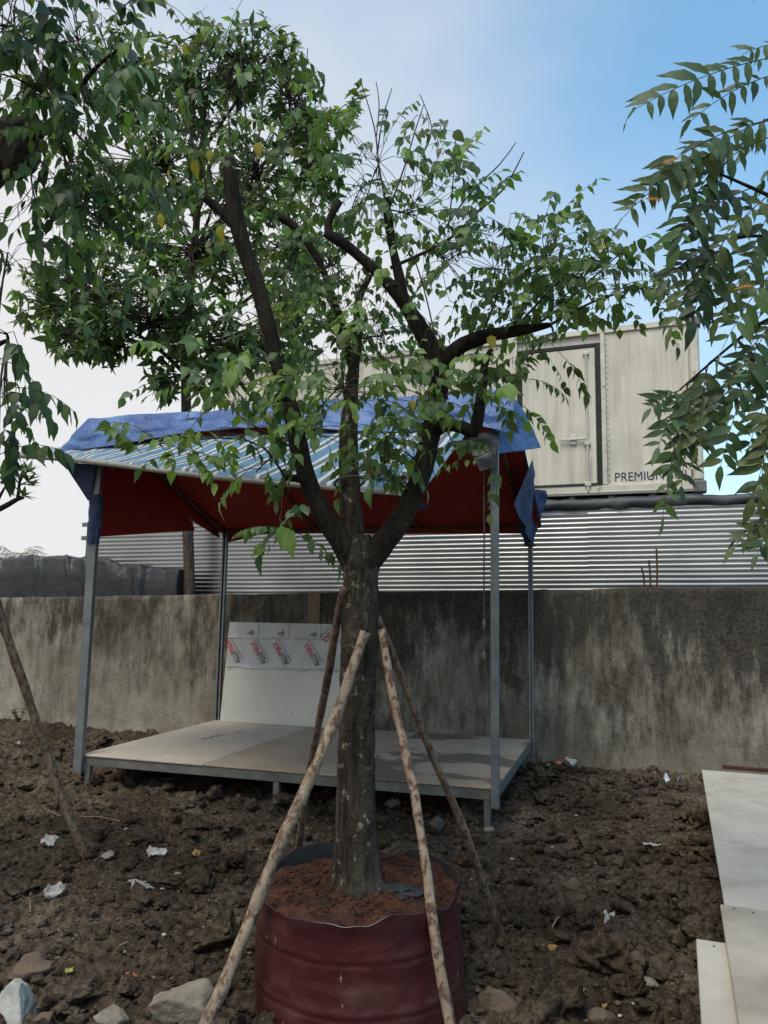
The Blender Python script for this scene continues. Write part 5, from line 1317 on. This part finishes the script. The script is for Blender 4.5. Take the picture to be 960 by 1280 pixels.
# ---------------------------------------------------------------- plants beyond the wall at far left
fb = at(-60, 690, 12.5)
ft2 = Tree('frangipani_tree', (fb[0], fb[1], 0.0), 'small tree tip with narrow leaves at the left edge above the tarpaulin', 'tree', [leaf_template(0.22, 0.2, 0.1, 3), leaf_template(0.26, 0.3, 0.0, 3)])
zb = topx((fb[0], fb[1], 0.0))
ft2.limb([(zb[0], zb[1], 12.5), (-60, 700, 12.5), (-40, 655, 12.5), (0, 636, 12.4), (22, 624, 12.3), (30, 622, 12.3)], radii=[0.09, 0.08, 0.06, 0.045, 0.035, 0.02], name='trunk', mat='limb', n=10, step=0.1, seed=71)
ft2.limb([(-10, 640, 12.4), (0, 620, 12.4), (8, 606, 12.4)], radii=[0.03, 0.025, 0.015], mat='limb', n=8, step=0.1, seed=72)
ft2.limb([(22, 625, 12.3), (24, 606, 12.3), (26, 596, 12.3)], radii=[0.03, 0.025, 0.015], mat='limb', n=8, step=0.1, seed=73)
for px, py in [(8, 603), (26, 594), (36, 600), (30, 618), (40, 606), (16, 594), (2, 590), (-6, 600), (36, 588), (22, 586)]:
    ft2.whorl(at(px, py, 12.3), (0.3, -0.1, 1), 10, 0.24, [(0, 3), (1, 2)], 0.1)
    st_, _ = ft2.nearest(at(px, py, 12.3)); ft2.twig(st_, at(px, py, 12.3), 0.012, 0.008)
ft2.finish(100)
pb_ = at(22, 690, 60.0)
palm = Tree('palm_tree', (pb_[0], pb_[1], 0.0), 'distant palm crown showing just above the black tarpaulin', 'palm', [leaf_template(0.06, 0.2, 0.3, 3)])
V, F = tube_vf([(0, 0, 0), (0.1, 0, 2.5), (0, 0, pb_[2]-0.6)], [0.18, 0.15, 0.12], 8); obj('trunk', V, F, MT['bark_far'], palm.root)
for k in range(13):
    an = k*2.4; el = 0.25+0.6*((k*7) % 13)/13
    P = np.array([pb_[0], pb_[1], pb_[2]-0.6]); d = np.array([math.cos(an)*math.cos(el), math.sin(an)*math.cos(el)*0.8, math.sin(el)*1.2])
    palm.compound(P, d, 2.6, 16, 0.75, [(6, 2), (0, 1)], 0.3, 1.2, 0.8, 0.015)
palm.finish(0)
# weed at the foot of the wall
wp = st(onw(20, 918, WT-0.25)); wpw = wst(wp[0], WT-0.22, 0); wpw[2] = float(gh(wpw[0], wpw[1]))
weed = Tree('weed', wpw, 'small green weed at the foot of the wall at far left', 'plant', [leaf_template(0.5, 0.2, 0.2, 3)])
weed.pts = [wpw]; weed.rad = [0.004]
for k in range(7):
    e_ = wpw+np.array([prng.gauss(0, 0.07), prng.gauss(0, 0.04), 0.12+0.16*prng.random()]); C_ = weed.twig(wpw, e_, 0.003, 0.0015)
    for q in C_[1:]:
        for _ in range(3): weed.leaf(q, (prng.gauss(0, 1), prng.gauss(0, 1), 0.4), 0.035+0.03*prng.random(), prng.choice([0, 1, 6]))
weed.finish(0)

# ---------------------------------------------------------------- stones and litter on the ground
def gplace(px, py, dz=0.0):
    p = onz(px, py, 0.0)
    for _ in range(3): p = onz(px, py, float(gh(p[0], p[1])))
    return p+np.array([0, 0, dz])
def rock(px, py, wpx, hk, mat, label, seed, name='stone', sub=None, amp=0.3):
    p = gplace(px, py); w_ = wpx*0.39*vw(p)/FPX
    V, F = lump(sub or ICO3, seed, amp, 1.2, (w_, w_*0.75, w_*hk)); 
    o = obj(name, V, F, MT[mat], smooth=True); o.location = (p[0], p[1], p[2]+w_*hk*(0.16 if wpx > 40 else 0.5)); o.rotation_euler = (prng.gauss(0, 0.2), prng.gauss(0, 0.2), prng.random()*0.8-0.4)
    tag(o, label, 'stone', 'stones on the ground'); return o
rock(12, 1268, 105, 0.7, 'stone_pale', 'pale grey rock cut by the lower left corner', 301)
big = rock(226, 1268, 112, 0.85, 'stone', 'big grey rubble block beside the pale pole at the bottom', 302, amp=0.2)
for args in [(140, 1276, 70, 0.5, 'stone', 'flat grey stone left of the big rubble block', 303), (52, 1280, 60, 0.5, 'stone_earth', 'low brown stone beside the pale corner rock', 304),
             (795, 1210, 52, 0.8, 'stone_earth', 'rounded earthy stone in front of the paper scrap', 305), (812, 1232, 30, 0.6, 'stone', 'small pale stone below the rounded earthy stone', 306),
             (688, 968, 32, 0.8, 'stone', 'stone by the wall just right of the stall', 307), (712, 957, 22, 0.8, 'stone_pale', 'small pale stone against the wall right of the stall', 308),
             (697, 958, 16, 0.8, 'brick', 'reddish pebble by the wall right of the stall', 309), (622, 1262, 62, 0.9, 'stone_earth', 'dark stone beside the lower right of the bag', 310),
             (715, 1110, 26, 0.8, 'stone_earth', 'earth covered lump in the middle of the ground', 311), (612, 1040, 22, 0.5, 'stone', 'flat stone by the right stall leg', 312),
             (38, 1215, 75, 0.55, 'stone_earth', 'large low brown clod stone at the left', 313), (690, 1192, 30, 0.8, 'dry', 'tawny rounded lump right of the bag', 314),
             (870, 1155, 34, 0.5, 'stone_earth', 'flat brown stone beside the pale boards', 315), (135, 1072, 24, 0.6, 'stone', 'brown pebble by the foot of the left pole', 316),
             (750, 1275, 60, 0.6, 'stone_earth', 'dark stone at the bottom right of the bag', 317), (490, 1010, 30, 0.6, 'stone', 'grey stone under the stall edge by the trunk', 318), (545, 1035, 36, 0.5, 'stone_earth', 'brown stone under the stall behind the spotted pole', 319)]: rock(*args)
b0 = rock(163, 1226, 30, 0.6, 'brick', 'bright orange brick fragment lying on the dark earth', 320, 'brick_fragment', ICO2, 0.4)
def scrap(px, py, wpx, asp, mat, label, name, cat, seed, crumple=0.35, ang=0.0):
    p = gplace(px, py); w_ = wpx*0.42*vw(p)/FPX
    def fn(u, v):
        x, y = (u*2-1)*w_, (v*2-1)*w_*asp*1.8
        k = 1-0.35*np.abs(vnoise(u*2.5+seed, v*2.5, 0, seed))
        return x*k, y*k, w_*crumple*(0.6+fbm(u*2.7+seed, v*2.7, 0, 3, seed))
    V, F = grid_vf(12, 10, fn)
    th_ = 0.0012; n0 = len(V)
    o = obj(name, V, F, MT[mat], smooth=True); o.location = (p[0], p[1], p[2]+0.012); o.rotation_euler = (0.25, 0, ang)
    o.modifiers.new('thickness', 'SOLIDIFY').thickness = th_
    tag(o, label, cat); return o
for a_ in [(196, 1068, 30, 0.35, 'paper', 'torn white paper scrap left of the bag', 'paper_scrap', 'litter', 401, 0.4, 0.2), (160, 1041, 14, 0.5, 'paper', 'small white scrap between left pole and stall', 'paper_scrap', 'litter', 402),
           (62, 1055, 20, 0.8, 'paper', 'crumpled pale scrap near the left pole foot', 'paper_scrap', 'litter', 403, 0.6), (185, 1112, 60, 0.35, 'plastic_grey', 'torn dirty plastic film half buried left of the bag', 'plastic_film', 'litter', 404, 0.3, 0.3), (68, 1118, 30, 0.4, 'plastic_grey', 'small tangle of dirty plastic at far left', 'plastic_film', 'litter', 405, 0.5),
           (215, 1098, 34, 0.15, 'plastic_grey', 'narrow strip of dirty plastic beside the torn film', 'plastic_film', 'litter', 406, 0.2, 0.4), (840, 985, 28, 0.6, 'plastic_blue', 'crumpled bluish plastic bag near the far pale board', 'plastic_bag', 'litter', 407, 0.9), (815, 1061, 26, 0.25, 'teal', 'teal and white wrapper in the middle of the earth', 'wrapper', 'litter', 408, 0.35, -0.2),
           (624, 1130, 40, 0.35, 'teal', 'pale printed wrapper at the foot of the brown pole', 'wrapper', 'litter', 409, 0.3, -0.5), (762, 1158, 24, 0.7, 'paper', 'crumpled off white paper by the rounded stone', 'paper_scrap', 'litter', 410, 0.8), (30, 1112, 22, 0.25, 'yellow', 'yellow stick of plastic at far left', 'plastic_strip', 'litter', 411, 0.2, 0.7),
           (86, 1218, 13, 0.4, 'yellow', 'small yellow scrap at lower left', 'plastic_strip', 'litter', 412, 0.4, 0.3), (5, 992, 16, 0.5, 'dry', 'orange brown leaf at the far left edge', 'dry_leaf', 'leaf', 413, 0.4), (288, 1085, 14, 0.5, 'dry', 'curled orange leaf left of the bag', 'dry_leaf', 'leaf', 414, 0.5), (760, 1263, 18, 0.4, 'dry', 'tan chip of wood at the bottom right of centre', 'wood_chip', 'litter', 415, 0.3, -0.8),
           (245, 1070, 14, 0.7, 'dry', 'dull leaf beside the torn paper scrap', 'dry_leaf', 'leaf', 416, 0.5), (24, 932, 14, 0.4, 'paper', 'white scrap at the foot of the wall at far left', 'paper_scrap', 'litter', 417)]: scrap(*a_)
CH = ['below the rounded earthy stone', 'above the dark stone at the bottom right', 'behind the brown right hand pole', 'left of the teal wrapper', 'between the corner rock and the clods', 'below the small white scrap left', 'under the stall near the trunk', 'under the stall at left', 'beside the far pale board edge', 'right of the dark stone by the bag', 'at the bottom edge right of centre', 'right of the stall leg in mid ground', 'above the big rubble block', 'above and right of the brick fragment', 'just left of the stall corner leg', 'in front of the stall left half', 'behind the right rim of the bag', 'right of the stall corner', 'short of the bluish plastic bag', 'beside the near pale boards']
for k, (px, py) in enumerate([(792, 1256), (728, 1240), (640, 1075), (745, 1080), (56, 1257), (160, 1056), (400, 1002), (300, 1003), (905, 1060), (660, 1238), (775, 1272), (690, 1060), (130, 1180), (205, 1170), (120, 1003), (230, 1010), (560, 1060), (720, 1020), (790, 1010), (845, 1120)]):
    p = gplace(px, py); lv, lf = lump(ICO1, 500+k, 0.4, 1.5, (0.012, 0.010, 0.008))
    o = obj('pebble', lv*(0.7+0.7*prng.random()), lf, MT['paper' if k % 3 else 'stone_pale']); o.location = tuple(p+[0, 0, 0.006]); tag(o, 'tiny whitish chip lying on the dark earth '+CH[k], 'pebble', 'whitish chips on the earth')
# a few loose twigs on the earth
for k, (x0, y0, x1, y1) in enumerate([(15, 1000, 100, 1035), (100, 1024, 150, 1030), (38, 1120, 37, 1150), (140, 1200, 160, 1183), (690, 1165, 702, 1150)]):
    a3, b3 = gplace(x0, y0, 0.02), gplace(x1, y1, 0.02); mb = MB(); mb.tube([a3-a3, (b3-a3)*0.5+[0, 0, 0.015], b3-a3], 0.004, 5)
    o = mb.build('fallen_twig', MT['timber']); o.location = tuple(a3)
    tag(o, ['long thin twig lying at far left', 'thin twig lying beside the left pole', 'short straw upright at lower left', 'pale twig lying above the brick fragment', 'dry twig right of the bag'][k], 'twig', 'fallen twigs')
